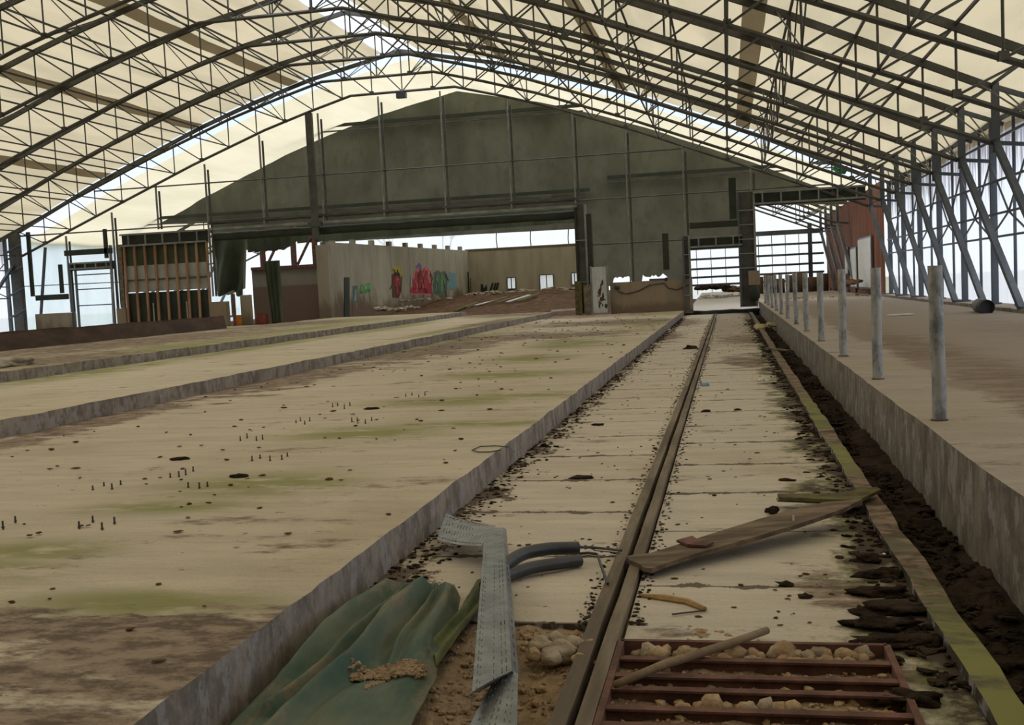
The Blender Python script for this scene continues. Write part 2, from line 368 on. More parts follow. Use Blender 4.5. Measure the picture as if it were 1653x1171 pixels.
# drain kerb and mucky trench
mb = MB()
def kf(u, v):
    y = -3 + 57 * v
    xs = (.915, .925, 1.075, 1.09)[round(u * 3)]; zs = (-.12, .045, .04, -.15)[round(u * 3)]
    return (xs + .02 * fbm(y * 1.3, u * 2) - .0 + (.008 if y > 20 else 0) * (y - 20) * .2, y, zs + .02 * fbm(y * 1.7, 9 + u))
mb.grid(kf, 3, 500); struct(mb.build('trim_1', 'drain'))
mb = MB()
def tf(u, v):
    x = 1.07 + .5 * u; y = -3 + 57 * v
    h = -.16 + .05 * fbm(x * 2.5, y * 1.6, 2) + .03 * fbm(x * 9, y * 7, 4) + .06 * max(0, fbm(x * 1.2, y * .55, 8)) + .05 * u * (y > 9)
    return (x, y, h)
mb.grid(tf, 14, 900); struct(mb.build('floor_trench', 'dirt', smooth=True))
# feed passage platform
slab('floor_feed_passage', 1.51, 7.3, -3, 56, -.35, .5, 'plat', 20, 220, .01, .012)
mb = MB(); mb.grid(lambda u, v: ((7.26, 7.28, 8.05, 8.1)[round(u * 3)], -3 + 59 * v, (.45, .60 + .03 * fbm(v * 40, u), .62, .0)[round(u * 3)]), 3, 90)
struct(mb.build('trim_2', 'plat'))
# hall beyond: uneven dirt floor with a mound
def h2(x, y):
    base = .2 + min(1, max(0, (y - 54) / 30)) * .0
    mo = 1.25 * math.exp(-((x + 12) / 5.2) ** 2) * min(1, max(0, (y - 56) / 16)) ** .8
    mo += .9 * math.exp(-((x + 19) / 3.5) ** 2) * min(1, max(0, (y - 62) / 12))
    return base + mo * (1 + .25 * fbm(x * .5, y * .3)) + .05 * fbm(x * 1.2, y * .9, 3)
mb = MB(); mb.grid(lambda u, v: (-40 + 38 * u, 54 + 31 * v, h2(-40 + 38 * u, 54 + 31 * v)), 110, 60)
struct(mb.build('floor_far_hall', 'dirt_b', smooth=True))
mb = MB(); mb.grid(lambda u, v: (-2 + 3.6 * u, 54 + 31 * v, .2 + .5 * v + .04 * fbm(u * 6, v * 9)), 12, 30)
struct(mb.build('floor_far_passage', 'pink', smooth=True))
struct(MB().box(1.6, 8, 56, 85, 0, .5).build('floor_far_feed_passage', 'plat'))

# ------------------------------------------------------------------ roof and side walls
PROF = [(0, 14.2), (5, 13.15), (8.6, 12.1), (11.5, 11.1), (17.6, 8.65), (22.8, 6.25), (24.3, 5.55)]
LOW = [(0, 12.15), (2.8, 12.15), (5.2, 11.5), (7.7, 10.75), (12.0, 9.2), (17, 7.2), (22.8, 4.85)]
WX = 23.75
def interp(tab, d):
    d = abs(d)
    for (a, za), (b, zb) in zip(tab, tab[1:]):
        if d <= b: return za + (zb - za) * (d - a) / (b - a)
    return tab[-1][1]
def ztop(d): return interp(PROF, d)
def roof(name, mat, side, y0, y1, d0, d1=24.3, dz=.16):
    mb = MB(); ds = [d0] + [p[0] for p in PROF if d0 < p[0] < d1] + [d1]
    ny = int((y1 - y0) / 1.02)
    for (a, b) in zip(ds, ds[1:]):
        mb.grid(lambda u, v: (XR + side * (a + (b - a) * u), y0 + (y1 - y0) * v, ztop(a + (b - a) * u) + dz + .03 * math.cos(v * (y1 - y0) / 4.08 * 2 * math.pi)), 2, ny)
    return struct(mb.build(name, mat, smooth=True))
roof('ceiling_left', 'roof', -1, -3, 54.0, 1.0)
roof('ceiling_right', 'roof', 1, -3, 54.0, .95)
roof('ceiling_far_left', 'roof2', -1, 56.5, 85, 0); roof('ceiling_far_right', 'roof2', 1, 58.0, 85, 0)
mb = MB(); mb.grid(lambda u, v: (XR - 1 + 2 * u, 44.5 + 9.5 * v, 14.25 + .1 * (1 - abs(2 * u - 1)) + .06 * fbm(u * 4, v * 9)), 6, 20)
struct(mb.build('ceiling_ridge', 'ridge', smooth=True))
# welded seams (double fabric) running the length of the roof
for i, x in enumerate((-33.2, -27.6, -22.0, -10.4, -4.8, .95)):
    d = abs(x - XR); mb = MB()
    sg = 1 if x > XR else -1
    mb.grid(lambda u, v: (x + (u - .5) * .62, -3 + 57 * v, ztop(abs(x + (u - .5) * .62 - XR)) + .10 + .03 * math.cos(v * 57 / 4.08 * 2 * math.pi)), 2, 56)
    struct(mb.build('trim_%d' % (i + 3), 'band', smooth=True))
def sheetwall(name, mat, x, y0, y1, z0, z1):
    mb = MB(); n = int((y1 - y0) / .16)
    mb.grid(lambda u, v: (x + (.03 if round(u * n) % 2 else 0), y0 + (y1 - y0) * u, z0 + (z1 - z0) * v), n, 1)
    return struct(mb.build(name, mat))
sheetwall('wall_right', 'sheet', 7.98, -3, 56.4, .6, 6.1)
sheetwall('wall_left', 'sheet', -40.18, -3, 54.4, .5, 6.1)
sheetwall('wall_far_left', 'sheet2', -40.18, 54.6, 85, .2, 6.2)
mb = MB(); n = 300
mb.grid(lambda u, v: (7.42 + (.03 if round(u * n) % 2 else 0), 54.3 + 30.4 * u, .5 + 5.6 * v), n, 1)
wr = struct(mb.build('wall_far_right', 'brownsheet', solid=.02))

mb = MB()
pn = [(XR + s_ * d, z + .1) for s_, tab in ((-1, PROF[::-1]), (1, PROF[1:])) for d, z in tab]
mb.prism([(x, -3.2, z) for x, z in pn] + [(8.1, -3.2, -.4), (-40.3, -3.2, -.4)], (0, .1, 0)); struct(mb.build('wall_near_unseen', 'roof'))  # unseen wall behind the camera, height and cloth chosen to set foreground light
# end wall of the far hall: white sheets over the concrete back wall
mb = MB()
prof = [(XR + s_ * d, z + .1) for s_, tab in ((-1, PROF[::-1]), (1, PROF[1:])) for d, z in tab]
prof = [(min(7.7, max(-39.9, x)), z) for x, z in prof]
mb.prism([(x, 85.0, z) for x, z in prof] + [(7.7, 85.0, .2), (-39.9, 85.0, .2)], (0, .03, 0)); struct(mb.build('wall_far_end', 'sheet3'))

# ------------------------------------------------------------------ trusses
NP = 14; DP = 22.8 / NP
t0 = thing('roof_truss', 'x', 'roof truss', (XR, 0, .5))
LX = 22.9
mb = MB()
for sg in (-1, 1):
    mb.tube([(XR + sg * d, 0, ztop(d)) for d in [0] + [DP * (i + 1) for i in range(NP)]], 0, rect=(.12, .19), cap=True)
top = mb.build('top_chord', 'steel', t0)
mb = MB(); ptsL = [(XR + sg * d, 0, interp(LOW, d)) for sg, ds in ((-1, [22.8, 17, 12, 7.7, 5.2, 2.8]), (1, [2.8, 5.2, 7.7, 12, 17, 22.8])) for d in ds]
mb.tube(ptsL, .07, 6); low = mb.build('bottom_chord', 'steel', t0)
for sg in (-1, 1):
    for i in range(NP):
        d0, d1 = DP * i, DP * (i + 1)
        a = (XR + sg * d0, 0, ztop(d0)); b = (XR + sg * d0, 0, interp(LOW, d0)); c_ = (XR + sg * (d0 + d1) / 2, 0, interp(LOW, (d0 + d1) / 2)); d_ = (XR + sg * d1, 0, ztop(d1))
        e_ = (XR + sg * d1, 0, interp(LOW, d1))
        if not (sg == 1 and i == 0): MB().tube([a, b], .032, 5).build('web_bar', 'steel', t0)
        MB().tube([d_, b], .032, 5).build('web_bar', 'steel', t0)
    for i in range(1, NP, 3):
        d0 = DP * i; z_ = interp(LOW, d0)
        MB().box(XR + sg * d0 - .09, XR + sg * d0 + .09, -.085, .085, z_ - .04, z_ + .13).build('node_plate', 'steel', t0)
    # column pair at the eave
    MB().bar((XR + sg * LX, 0, 4.6), (XR + sg * LX, 0, 6.35), .17).build('eave_post', 'steel_blue', t0)
    MB().bar((XR + sg * WX, 0, .56), (XR + sg * WX, 0, 5.95), .18, .14).build('column', 'steel_blue', t0)
    MB().bar((XR + sg * (WX - .28), -4.0, .6), (XR + sg * LX, 0, 4.85), .17, .13).build('inclined_strut', 'steel_blue', t0)
    MB().bar((XR + sg * LX, 0, 4.85), (XR + sg * WX, 0, 4.75), .1).build('knee_tie', 'steel_blue', t0)
    MB().bar((XR + sg * LX, 0, 6.25), (XR + sg * (WX + .3), 0, 5.8), .12).build('eave_tie', 'steel_blue', t0)
    MB().box(XR + sg * WX - .35, XR + sg * WX + .15, -.15, .2, .5, .66).build('foot_plate', 'steel_blue', t0)
tys = [54 - 4.08 * k for k in range(10)]
for k, Y in enumerate(tys):
    o = t0 if k == 0 else copy_tree(t0)
    o.location = (XR, Y, .5)
    o['label'] = ('lattice roof truss with bluish edge chord right at the strip of open sky' if k == 0 else '%s lattice roof truss on the near side of the sky strip truss' % ORD[k - 1])
    o['group'] = 'lattice roof trusses of the near hall'
for k, Y in enumerate((69.6, 73.7, 77.8, 81.9)):
    o = copy_tree(t0); o.location = (XR, Y, .5)
    o['label'] = '%s lattice truss behind the dark green gable net' % ORD[k]
    o['group'] = 'lattice roof trusses of the far hall'
# purlins and lower ties, one long bar each
Y0, Y1 = 54.05, 17.2
def longbar(name, label, x, z, r, grp, y0=Y0, y1=Y1):
    o = MB().bar((x, y1, z), (x, y0, z), r * 2, r * 2).build(name, 'steel')
    tag(o, label, 'purlin' if name == 'purlin' else 'tie bar', grp)
for sg, sn in ((-1, 'left'), (1, 'right')):
    for i in range(1, NP + 1):
        d = DP * i
        longbar('purlin', 'grey steel purlin on the %s roof slope, %s down from the ridge' % (sn, ORD[i - 1]), XR + sg * d, ztop(d) + .05, .032, 'purlins under the %s roof slope' % sn)
        if i % 2 == 0:
            longbar('tie_bar', 'thin lower tie bar under the %s roof slope, %s down from the ridge' % (sn, ORD[i - 1]), XR + sg * d, interp(LOW, d) + .05, .026, 'lower tie bars under the %s roof slope' % sn)
longbar('purlin', 'grey steel ridge purlin along the open ridge', XR, 14.2, .03, 'ridge purlin')
# sway braces between neighbouring trusses
nb = 0
for sg, sn in ((-1, 'left'), (1, 'right')):
    for i in (1, 4, 8, 11, 14):
        d = DP * i
        for k in range(len(tys) - 1):
            th = thing('sway_brace', 'sway braces %s panels down the %s slope, %s bay from the sky' % (ORD[i - 1] if i > 1 else 'one', sn, ORD[k]), 'brace', (XR + sg * d, tys[k], interp(LOW, d)), 'sway braces between the trusses')
            for q in (-.35, .35):
                MB().tube([(XR + sg * (d + q), tys[k], ztop(d + q)), (XR + sg * d, tys[k + 1], interp(LOW, d))], .022, 5).build('brace_rod', 'steel', th)
            if i in (4, 11):
                MB().tube([(XR + sg * d, tys[k + 1], ztop(d)), (XR + sg * d, tys[k], interp(LOW, d))], .022, 5).build('brace_rod', 'steel', th)
# wall rails and bracing, right and left
for sx_, sn in ((1, 'right'), (-1, 'left')):
    X = XR + sx_ * (WX + .02)
    for z, nm_ in ((2.55, 'lowest'), (3.2, 'second'), (4.12, 'third')):
        o = MB().bar((X - sx_ * .12, 14, z), (X - sx_ * .12, 54, z), .06).build('wall_rail', 'steel_blue')
        tag(o, '%s horizontal steel rail along the white %s side wall' % (nm_, sn), 'wall rail', 'rails on the %s wall' % sn)
    for k in range(9 if sx_ > 0 else 5):
        y0 = tys[k]; y1 = y0 - 4.08
        th = thing('wall_brace', 'diagonal wind brace on the white %s side wall, %s bay before the end column' % (sn, ORD[k]), 'brace', (X, y0, .6), 'wind braces on the %s wall' % sn)
        MB().tube([(X - sx_ * .1, y0, 2.55), (X - sx_ * .1, (y0 + y1) / 2, 3.2), (X - sx_ * .1, y1, 4.7)], .03, 5).build('brace_rod', 'steel_blue', th)
        MB().tube([(X - sx_ * .1, y1, 2.55), (X - sx_ * .1, (y0 + y1) / 2, 3.2), (X - sx_ * .1, y0, 4.7)], .03, 5).build('brace_rod', 'steel_blue', th)
        MB().bar((X + sx_ * .05, (y0 + y1) / 2, .6), (X + sx_ * .05, (y0 + y1) / 2, 6.0), .07).build('sheet_post', 'steel_blue', th)
    o = MB().bar((X + sx_ * .1, 10, 5.95), (X + sx_ * .1, 54, 5.95), .16).build('eave_beam', 'steel_blue'); tag(o, 'eave beam along the top of the %s side wall' % sn, 'beam')

# ------------------------------------------------------------------ gable line at Y = 54
GY = 54
mull = [(-35.9, 5.85, 1.62), (-33.0, 6.98, 1.72), (-30.25, 8.26, 5.9), (-27.3, 9.22, 2.1), (-24.06, 10.52, 5.75), (-20.7, 11.4, 5.75), (-17.35, 12.0, 5.75), (-14.03, 12.0, 5.75), (-10.57, 11.3, 5.75), (-7.29, 10.43, 5.85), (-4.69, 9.47, 1.8), (-1.91, 8.35, 3.95), (1.33, 7.08, 5.95)]
for i, (x, zt, zb) in enumerate(mull):
    th = thing('gable_mullion', '%s upright steel post from the left across the open end gable' % ORD[i], 'post', (x, GY, zb), 'uprights of the open gable')
    MB().bar((x - .07, GY, zb), (x - .07, GY, zt), .07, .1).build('post_flange', 'steel_light', th)
    MB().bar((x + .08, GY + .06, zb), (x + .08, GY + .06, zt - .3), .1, .05).build('post_flange', 'steel', th)
for z, nm_ in ((8.2, 'top'), (6.0, 'second'), (3.75, 'third')):
    xa = -39 if z < 7 else -34; xb = 5 if z < 7 else -1.9
    if z < 4: xa = -7.2; xb = -1.9
    o = MB().tube([(xa, GY, z), (xb, GY, z)], .04, 5).build('gable_wire', 'steel'); tag(o, '%s horizontal rod tied across the gable uprights' % nm_, 'rod')
for z in (6.05, 3.2):
    o = MB().tube([(-39.4, GY + .1, z), (-33, GY + .1, z - .05)], .025, 5).build('gable_wire', 'steel'); tag(o, ('upper' if z > 5 else 'lower') + ' horizontal rod between the left end column and the tall door frame', 'rod')
th = thing('hanging_column', 'wide grey steel column hanging from the truss in front of the green gable', 'column', (-21.15, GY - .3, 4.8))
MB().bar((-21.15, GY - .3, 4.8), (-21.15, GY - .3, 11.4), .36, .2).build('column_shaft', 'steel', th)
MB().box(-21.5, -20.8, GY - .45, GY - .1, 5.5, 5.75).build('column_bracket', 'steel', th)
th = thing('door_header', 'long double steel header beam over the wide opening', 'beam', (-17.3, GY, 5.6))
MB().bar((-27.3, GY - .1, 5.72), (-7.3, GY - .1, 5.72), .12, .12).build('lower_rail', 'steel_light', th)
MB().bar((-27.3, GY + .1, 6.1), (-7.3, GY + .1, 6.1), .3, .12).build('upper_rail', 'steel', th)
mb = MB()
for i in range(80):
    pass
roll = MB().grid(lambda u, v: (-27.3 + 20 * u, GY + .25 + .16 * math.cos(v * 2 * math.pi), 5.32 + .22 * math.sin(v * 2 * math.pi) + .03 * fbm(u * 30, v)), 60, 12).build('rolled_curtain', 'green2', smooth=True)
tag(roll, 'long dark rolled curtain under the header of the wide opening', 'rolled curtain')

def lintel(x0, x1, z0, z1, n, label, Y=GY - .15):
    th = thing('lintel_frame', label, 'door frame', ((x0 + x1) / 2, Y, z0), 'ladder lintels over the doorways')
    MB().bar((x0, Y, z1), (x1, Y, z1), .09).build('top_bar', 'steel_light', th)
    MB().bar((x0, Y, z0), (x1, Y, z0), .09).build('bottom_bar', 'steel_light', th)
    for i in range(n): 
        x = x0 + (x1 - x0) * (i + .5) / n
        MB().bar((x, Y, z0), (x, Y, z1), .07).build('rung', 'steel_light', th)
    MB().box(x0, x1, Y + .2, Y + .28, z0 - .1, z1 + .05).build('back_board', 'green2', th)
lintel(-1.75, .75, 3.35, 3.8, 3, 'grey ladder lintel over the small doorway at the end of the rails')
lintel(1.35, 6.6, 5.28, 5.82, 6, 'long grey ladder lintel over the tall right opening')
lintel(-32.6, -27.5, 5.1, 5.7, 5, 'grey ladder lintel over the slatted timber gate')
lintel(-35.8, -33.2, 4.0, 4.3, 4, 'small ladder lintel over the far left doorway')
# columns at the right end of the gable
def column_pair(name, label, x, w_, z0, z1, parts, Y=GY, mat='steel_blue'):
    th = thing(name, label, 'column', (x, Y, z0))
    MB().bar((x - w_ / 2, Y, z0), (x - w_ / 2, Y, z1), .1, .25).build('column_flange', mat, th)
    MB().bar((x + w_ / 2, Y, z0), (x + w_ / 2, Y, z1), .1, .25).build('column_flange', 'steel_light', th)
    MB().box(x - w_ / 2, x + w_ / 2, Y + .05, Y + .08, z0, z1).build('column_web', 'steel', th)
    for z in parts: MB().bar((x - w_ / 2, Y - .14, z), (x + w_ / 2, Y - .14, z), .05).build('batten', 'steel_light', th)
    return th
th = column_pair('door_column', 'broad steel column between the small doorway and the tall right opening', 1.0, .75, .3, 5.9, (2.2, 2.9, 3.6, 4.3, 5.0))
MB().box(1.0, 1.55, GY - .3, GY - .2, 1.35, 2.05).build('cover_plate', 'lwall', th)
o = MB().lump((1.25, GY - .35, .95), .28, .14, .38, 0, 3, .2, 2).build('hanging_bag', 'green2', smooth=True); tag(o, 'dark blue-green bag hanging at the foot of the broad door column', 'bag')
column_pair('door_column', 'slim steel door jamb at the right end of the low concrete wall', -1.95, .3, .3, 3.9, (1, 2, 3))
th = column_pair('door_column', 'dark green door column with a pale board at the right of the wide opening', -7.15, .5, .3, 5.8, (1.9, 4.0), mat='green2')
MB().box(-7.1, -6.75, GY - .35, GY - .3, .25, 1.75).build('pale_board', 'wood', th)
MB().box(-7.55, -7.2, GY - .35, GY - .3, .25, 1.95).build('yellow_board', 'moss_wood', th)
MB().box(-6.95, -6.6, GY - .1, GY + .3, .4, 5.3).build('shutter_roll', 'green2', th)
# low wall, door panel, cable
th = thing('low_wall', 'low stained concrete wall with a cable, left of the small doorway', 'low wall', (-3.7, GY, .1))
MB().box(-5.8, -1.72, GY, GY + .25, .1, 1.8).build('wall_body', 'lwall', th)
pts = [(-5.4, GY - .04, 1.35), (-5.0, GY - .04, 1.2), (-4.4, GY - .04, 1.32), (-3.8, GY - .04, 1.6), (-3.1, GY - .04, 1.66), (-2.9, GY - .04, 1.4), (-2.5, GY - .04, 1.3), (-1.9, GY - .04, 1.5)]
MB().tube(pts, .03, 5).build('cable', 'black', th)
MB().lump((-5.45, GY - .06, 1.55), .14, .06, .14, 0, 1, .1, 2).build('junction_box', 'black', th)
MB().lump((-3.0, GY - .02, 1.85), .1, .06, .1, 0, 1, .3, 1).build('cable_clamp', 'black', th)
th = thing('door_panel', 'pale blue-white sheet door standing at the left of the low wall', 'door panel', (-6.3, GY - .25, .3))
MB().box(-6.72, -5.88, GY - .28, GY - .22, .32, 2.62).build('panel_sheet', 'panelw', th)
MB().box(-6.75, -6.66, GY - .31, GY - .2, .3, 2.66).build('panel_edge', 'steel_light', th)
MB().box(-5.94, -5.84, GY - .31, GY - .2, .3, 2.66).build('panel_edge', 'steel_light', th)
mb = MB()
for i in range(14): mb.lump((U(-6.4, -6.0), GY - .285, U(.6, 1.9)), U(.03, .1), .004, U(.05, .25), 0, i, .5, 1)
mb.build('rust_stains', 'dirt_b', th)
for (x0, x1, z0, z1, lb) in ((-3.0, -2.9, 2.3, 4.1, 'narrow dark rolled blind hanging over the low wall'), (.3, .45, 4.6, 6.6, 'narrow dark rolled blind high beside the broad door column')):
    o = MB().box(x0 - .1, x1 + .1, GY - .2, GY - .05, z0, z1).build('rolled_blind', 'green2'); tag(o, lb, 'rolled blind')
o = MB().box(-1.75, .6, GY - .1, GY + .1, 4.25, 4.55).build('shutter_board', 'green2'); tag(o, 'dark green shutter board above the small doorway', 'board')

# left end: timber gate, doors, blocks
th = thing('timber_gate', 'tall gate of orange-brown uprights over pale and dark boards at the left end', 'gate', (-30, GY, .5))
for i in range(9):
    x = -32.5 + i * .615
    MB().bar((x, GY, .6 + .05 * R()), (x + .03, GY, 5.1), .12, .1).build('slat', 'wood_or', th)
MB().box(-32.6, -27.6, GY + .15, GY + .2, .6, 2.5).build('lower_board', 'green2', th)
MB().box(-32.6, -27.6, GY + .15, GY + .2, 2.55, 4.0).build('pale_panel', 'cream', th)
MB().box(-32.6, -27.6, GY + .15, GY + .2, 4.0, 5.1).build('upper_board', 'greenc', th)
MB().bar((-32.6, GY + .1, 3.2), (-27.6, GY + .1, 3.2), .08).build('cross_rail', 'steel', th)
MB().bar((-32.75, GY, .5), (-32.7, GY, 5.2), .2, .15).build('gate_stile', 'wood', th)
for x in (-31.0, -29.0, -28.2): MB().bar((x, GY + .08, .7), (x, GY + .08, 1.9), .07, .03).build('inner_stick', 'cream', th)
th = thing('door_frame', 'steel door frame with four bluish rails at the far left', 'door frame', (-34.6, GY, .6))
for x in (-35.85, -35.55, -33.35, -33.1): MB().bar((x, GY, .6), (x, GY, 4.3), .1).build('jamb', 'steel_blue', th)
for z in (3.65, 2.85, 1.95): MB().bar((-35.5, GY, z), (-33.3, GY, z), .06).build('rail', 'steel_blue', th)
MB().bar((-33.4, GY, .9), (-33.3, GY, 5.2), .12).build('stile', 'steel_light', th)
for (x0, x1, z0, z1, lb) in ((-36.1, -33.2, 4.75, 5.05, 'green horizontal board above the far left doorway'), (-38.1, -36.1, 2.35, 2.65, 'green horizontal board left of the far left doorway')):
    o = MB().box(x0, x1, GY - .1, GY + .05, z0, z1).build('shutter_board', 'green2'); tag(o, lb, 'board')
for (x, z0, z1, lb) in ((-33.55, 4.5, 6.1, 'dark hanging blind beside the tall post left of the timber gate'), (-36.45, 2.7, 4.3, 'short dark hanging blind beside the second gable post'), (-38.3, 2.6, 6.2, 'long dark blue hanging bar beside the left end column')):
    o = MB().box(x - .09, x + .09, GY - .1, GY + .05, z0, z1).build('rolled_blind', 'green2'); tag(o, lb, 'rolled blind')
th = thing('end_column', 'dark lattice-backed end column at the left edge under the truss end', 'column', (-39.0, GY - .4, .5))
MB().box(-39.25, -38.65, GY - .5, GY - .2, .5, 6.1).build('column_shaft', 'steel', th)
for z in (1.4, 2.6, 3.8, 5.0): MB().bar((-39.6, GY - .5, z), (-38.5, GY - .5, z + .5), .1).build('lacing_bar', 'steel_blue', th)
o = MB().bar((-37.9, GY, 1.6), (-37.3, GY, 5.3), .12).build('inclined_prop', 'steel_blue'); tag(o, 'inclined steel prop under the left end of the sky strip truss', 'prop')
for (x0, x1, z1, lb) in ((-38.2, -35.9, 1.6, 'low grey block wall at the far left under the green board'), (-33.15, -32.6, 1.7, 'grey block pier left of the timber gate'), (-27.6, -26.6, 1.8, 'brown block pier right of the timber gate')):
    o = MB().box(x0, x1, GY - .1, GY + .3, .4, z1).build('block_wall', 'lwall' if x0 > -36 else 'pillar'); tag(o, lb, 'block wall')
o = MB().bar((-26.2, GY, .3), (-26.2, GY, 2.2), .14).build('short_post', 'rust'); tag(o, 'short dark post between the brown pier and the ragged curtain', 'post')
o = MB().box(-26.1, -25.5, GY + .6, GY + .8, .2, 2.1).build('block_wall', 'pillar'); tag(o, 'pale pier behind the ragged curtain by the orange drum', 'block wall')
# dark timber beam wall along the left slab edge
mb = MB(); mb.grid(lambda u, v: (-20.5 + (-.12 if round(u * 3) in (1, 2) else 0) - (.15 if round(u * 3) == 3 else 0), 20 + 21.5 * v, (.6, 1.15, 1.2, .6)[round(u * 3)] + .03 * fbm(v * 30, u)), 3, 60)
o = mb.build('low_kerb_wall', basic('brown_wall', (.085, .052, .036), (.045, .028, .02), 2, (1, .3, 1)));
tag(o, 'long low dark brown wall behind the mossy slab on the left', 'low wall')
mb = MB(); mb.lump((-15.1, 19.3, .72), 1.0, .9, .16, .2, 5, .3, 3); o = mb.build('rubble_heap', 'rubble', smooth=True); tag(o, 'pale grey heap of rubble at the left edge of the frame', 'rubble heap')

# ------------------------------------------------------------------ dark green gable net of the far hall
CY = 65.8
def P(x, y): return aty(x, y, CY)
mb = MB()
xs0, xs1 = -39.4, 7.0
def zbot(x):
    T = [(-39.4, 7.2), (-33.2, 7.0), (-33.15, 2.5), (-32.3, 2.2), (-31.0, 2.6), (-30.8, 5.1), (-27.0, 5.6), (-26.9, 5.7), (-25.4, 5.3), (-9.0, 5.2), (-8.4, 5.2), (-8.3, .4), (-7.3, .4), (-7.2, 1.6), (-6, 1.6), (-2.5, 1.6), (-2.45, 3.9), (.9, 3.8), (1.6, 3.9), (1.65, 6.0), (7.0, 5.7)]
    for (a, za), (b, zb) in zip(T, T[1:]):
        if x <= b: z = za + (zb - za) * (x - a) / (b - a); break
    if -7.2 < x < -2.4: z += ((.42 if (-6.9 < x < -5.75 or -5.15 < x < -3.55) else 0) + .5 * min(.6, abs(fbm(x * 5, 1)))) * (1 if (-6.95 < x < -5.7 or -5.2 < x < -3.5) else .1)
    return z
N = 420
def gf(u, v):
    x = xs0 + (xs1 - xs0) * u; zt = max(ztop(x - XR) - .05, zbot(x) + .02)
    z = zbot(x) + (zt - zbot(x)) * v
    return (x, CY + .10 * fbm(x * .7, z * .3) + .04 * math.sin(x * 2.1), z)
mb.grid(gf, N, 18)
o = mb.build('gable_net', 'green', smooth=True); tag(o, 'huge dark green net filling the far gable above the openings', 'net')
for (x0, x1, z, h_, lb) in ((-29, -8.2, 12.4, .35, 'upper tie beam of the far gable, level with the start of the sky strip knee'), (-39.4, -8, 7.3, .4, 'long tie beam across the far gable above the door header'), (-6.9, 7, 8.0, .3, 'right hand tie beam of the far gable')):
    th = thing('tie_beam', lb, 'beam', ((x0 + x1) / 2, CY - .5, z))
    MB().bar((x0, CY - .5, z + h_ / 2), (x1, CY - .5, z + h_ / 2), .12, .2).build('upper_flange', 'green2', th)
    MB().bar((x0, CY - .5, z - h_ / 2), (x1, CY - .5, z - h_ / 2), .12, .08).build('lower_flange', 'steel', th)
mb = MB(); mb.grid(lambda u, v: (-30.85 + 5.5 * u, CY - 3 + .25 * fbm(u * 5, v * 4), 5.9 - (1.0 + .35 * math.sin(u * 9)) * v), 30, 8)
# ragged curtain hanging in the left opening
mb = MB()
def rc(u, v):
    xt = 343 + 54 * u; a_ = aty(xt, 377, 56); b_ = aty(350 + 44 * u, 474 + 5 * math.sin(u * 9), 56)
    z = a_.z + (b_.z - a_.z) * v
    return (a_.x + (b_.x - a_.x) * v + .08 * fbm(u * 3, v * 3), 56 + .22 * math.sin(u * 9 + v * 3) * (.3 + v), z)
mb.grid(rc, 40, 24); o = mb.build('ragged_curtain', 'greenc', smooth=True); tag(o, 'broad ragged green canvas curtain hanging right of the timber gate', 'curtain')
mb = MB()
def rc2(u, v):
    a_ = aty(398 + 84 * u, 376 - 3 * u, 56); yb = 408 - 6 * u + 3 * fbm(u * 9, 2) - (14 * (u - .72) / .28 if u > .72 else 0); b_ = aty(396 + 84 * u, yb, 56)
    return (a_.x, 56 + .12 * math.sin(u * 14), a_.z + (b_.z - a_.z) * v)
mb.grid(rc2, 60, 8); o = mb.build('ragged_curtain', 'greenc', smooth=True); tag(o, 'short torn canvas valance above the two-tone wall', 'curtain')
mb = MB()
def rc3(u, v):
    x = -24.2 + .7 * u - .5 * (1 - v) * 0; zt = 3.9; zb = .3
    return (-24.9 + .9 * u + .3 * v * (1 - u), 55.3 + .1 * math.sin(u * 20), zt + (zb - zt) * v)
mb.grid(rc3, 16, 12); o = mb.build('ragged_curtain', 'greenc', smooth=True); tag(o, 'narrow dark canvas strip reaching the floor beside the orange drum', 'curtain')
# hanging curtain hem under the header
mb = MB(); mb.grid(lambda u, v: (-24 + 16.3 * u, 58.0 + .12 * math.sin(u * 40), 5.9 - (1.0 - .25 * u) * v + .04 * fbm(u * 20, 1)), 120, 3)
o = mb.build('curtain_hem', 'greenc', smooth=True); tag(o, 'drab green canvas band hanging under the long header', 'curtain')

# ------------------------------------------------------------------ rooms and walls of the far hall
def wallthing(name, label, p0, p1, z0, z1, th_, mat, cat='wall'):
    p0 = Vector((*p0, 0)); p1 = Vector((*p1, 0)); d = (p1 - p0).normalized(); nrm = Vector((-d.y, d.x, 0)) * th_
    o = MB().prism([(p0.x, p0.y, z0), (p1.x, p1.y, z0), (p1.x, p1.y, z1), (p0.x, p0.y, z1)], nrm).build(name, mat)
    return tag(o, label, cat)
gw = thing('graffiti_wall', 'tall concrete panel wall with red and green graffiti, left of the wide opening', 'wall', (-22.4, 58, .1))
A_ = Vector((-22.35, 58, 0)); B_ = Vector((-20.0, 83, 0)); dw = (B_ - A_).normalized(); LW = (B_ - A_).length; nw = Vector((-dw.y, dw.x, 0))
for i in range(8):
    p = A_ + dw * (LW * i / 8 + .01); q = A_ + dw * (LW * (i + 1) / 8 - .02)
    MB().prism([(p.x, p.y, .1), (q.x, q.y, .1), (q.x, q.y, 4.9), (p.x, p.y, 4.9)], nw * .3).build('wall_panel', 'gwall', gw)
for i in range(9):
    p = A_ + dw * (LW * (i + .5) / 9)
    MB().box(p.x - .35, p.x - .1, p.y - .25, p.y + .25, 4.9, 5.2).build('bracket', 'pillar', gw)
def onw(x, y, off=.012):      # point on the wall face seen at a picture position
    d = ray(x, y); nn = -nw; t = (A_ - EYE).dot(nn) / d.dot(nn); return EYE + d * t + nn * off
def graf(name, mat, poly, off=.012):
    c_ = [onw(x, y, off) for x, y in poly]; MB().prism(c_, -nw * .004).build(name, mat, gw)
PA = {}
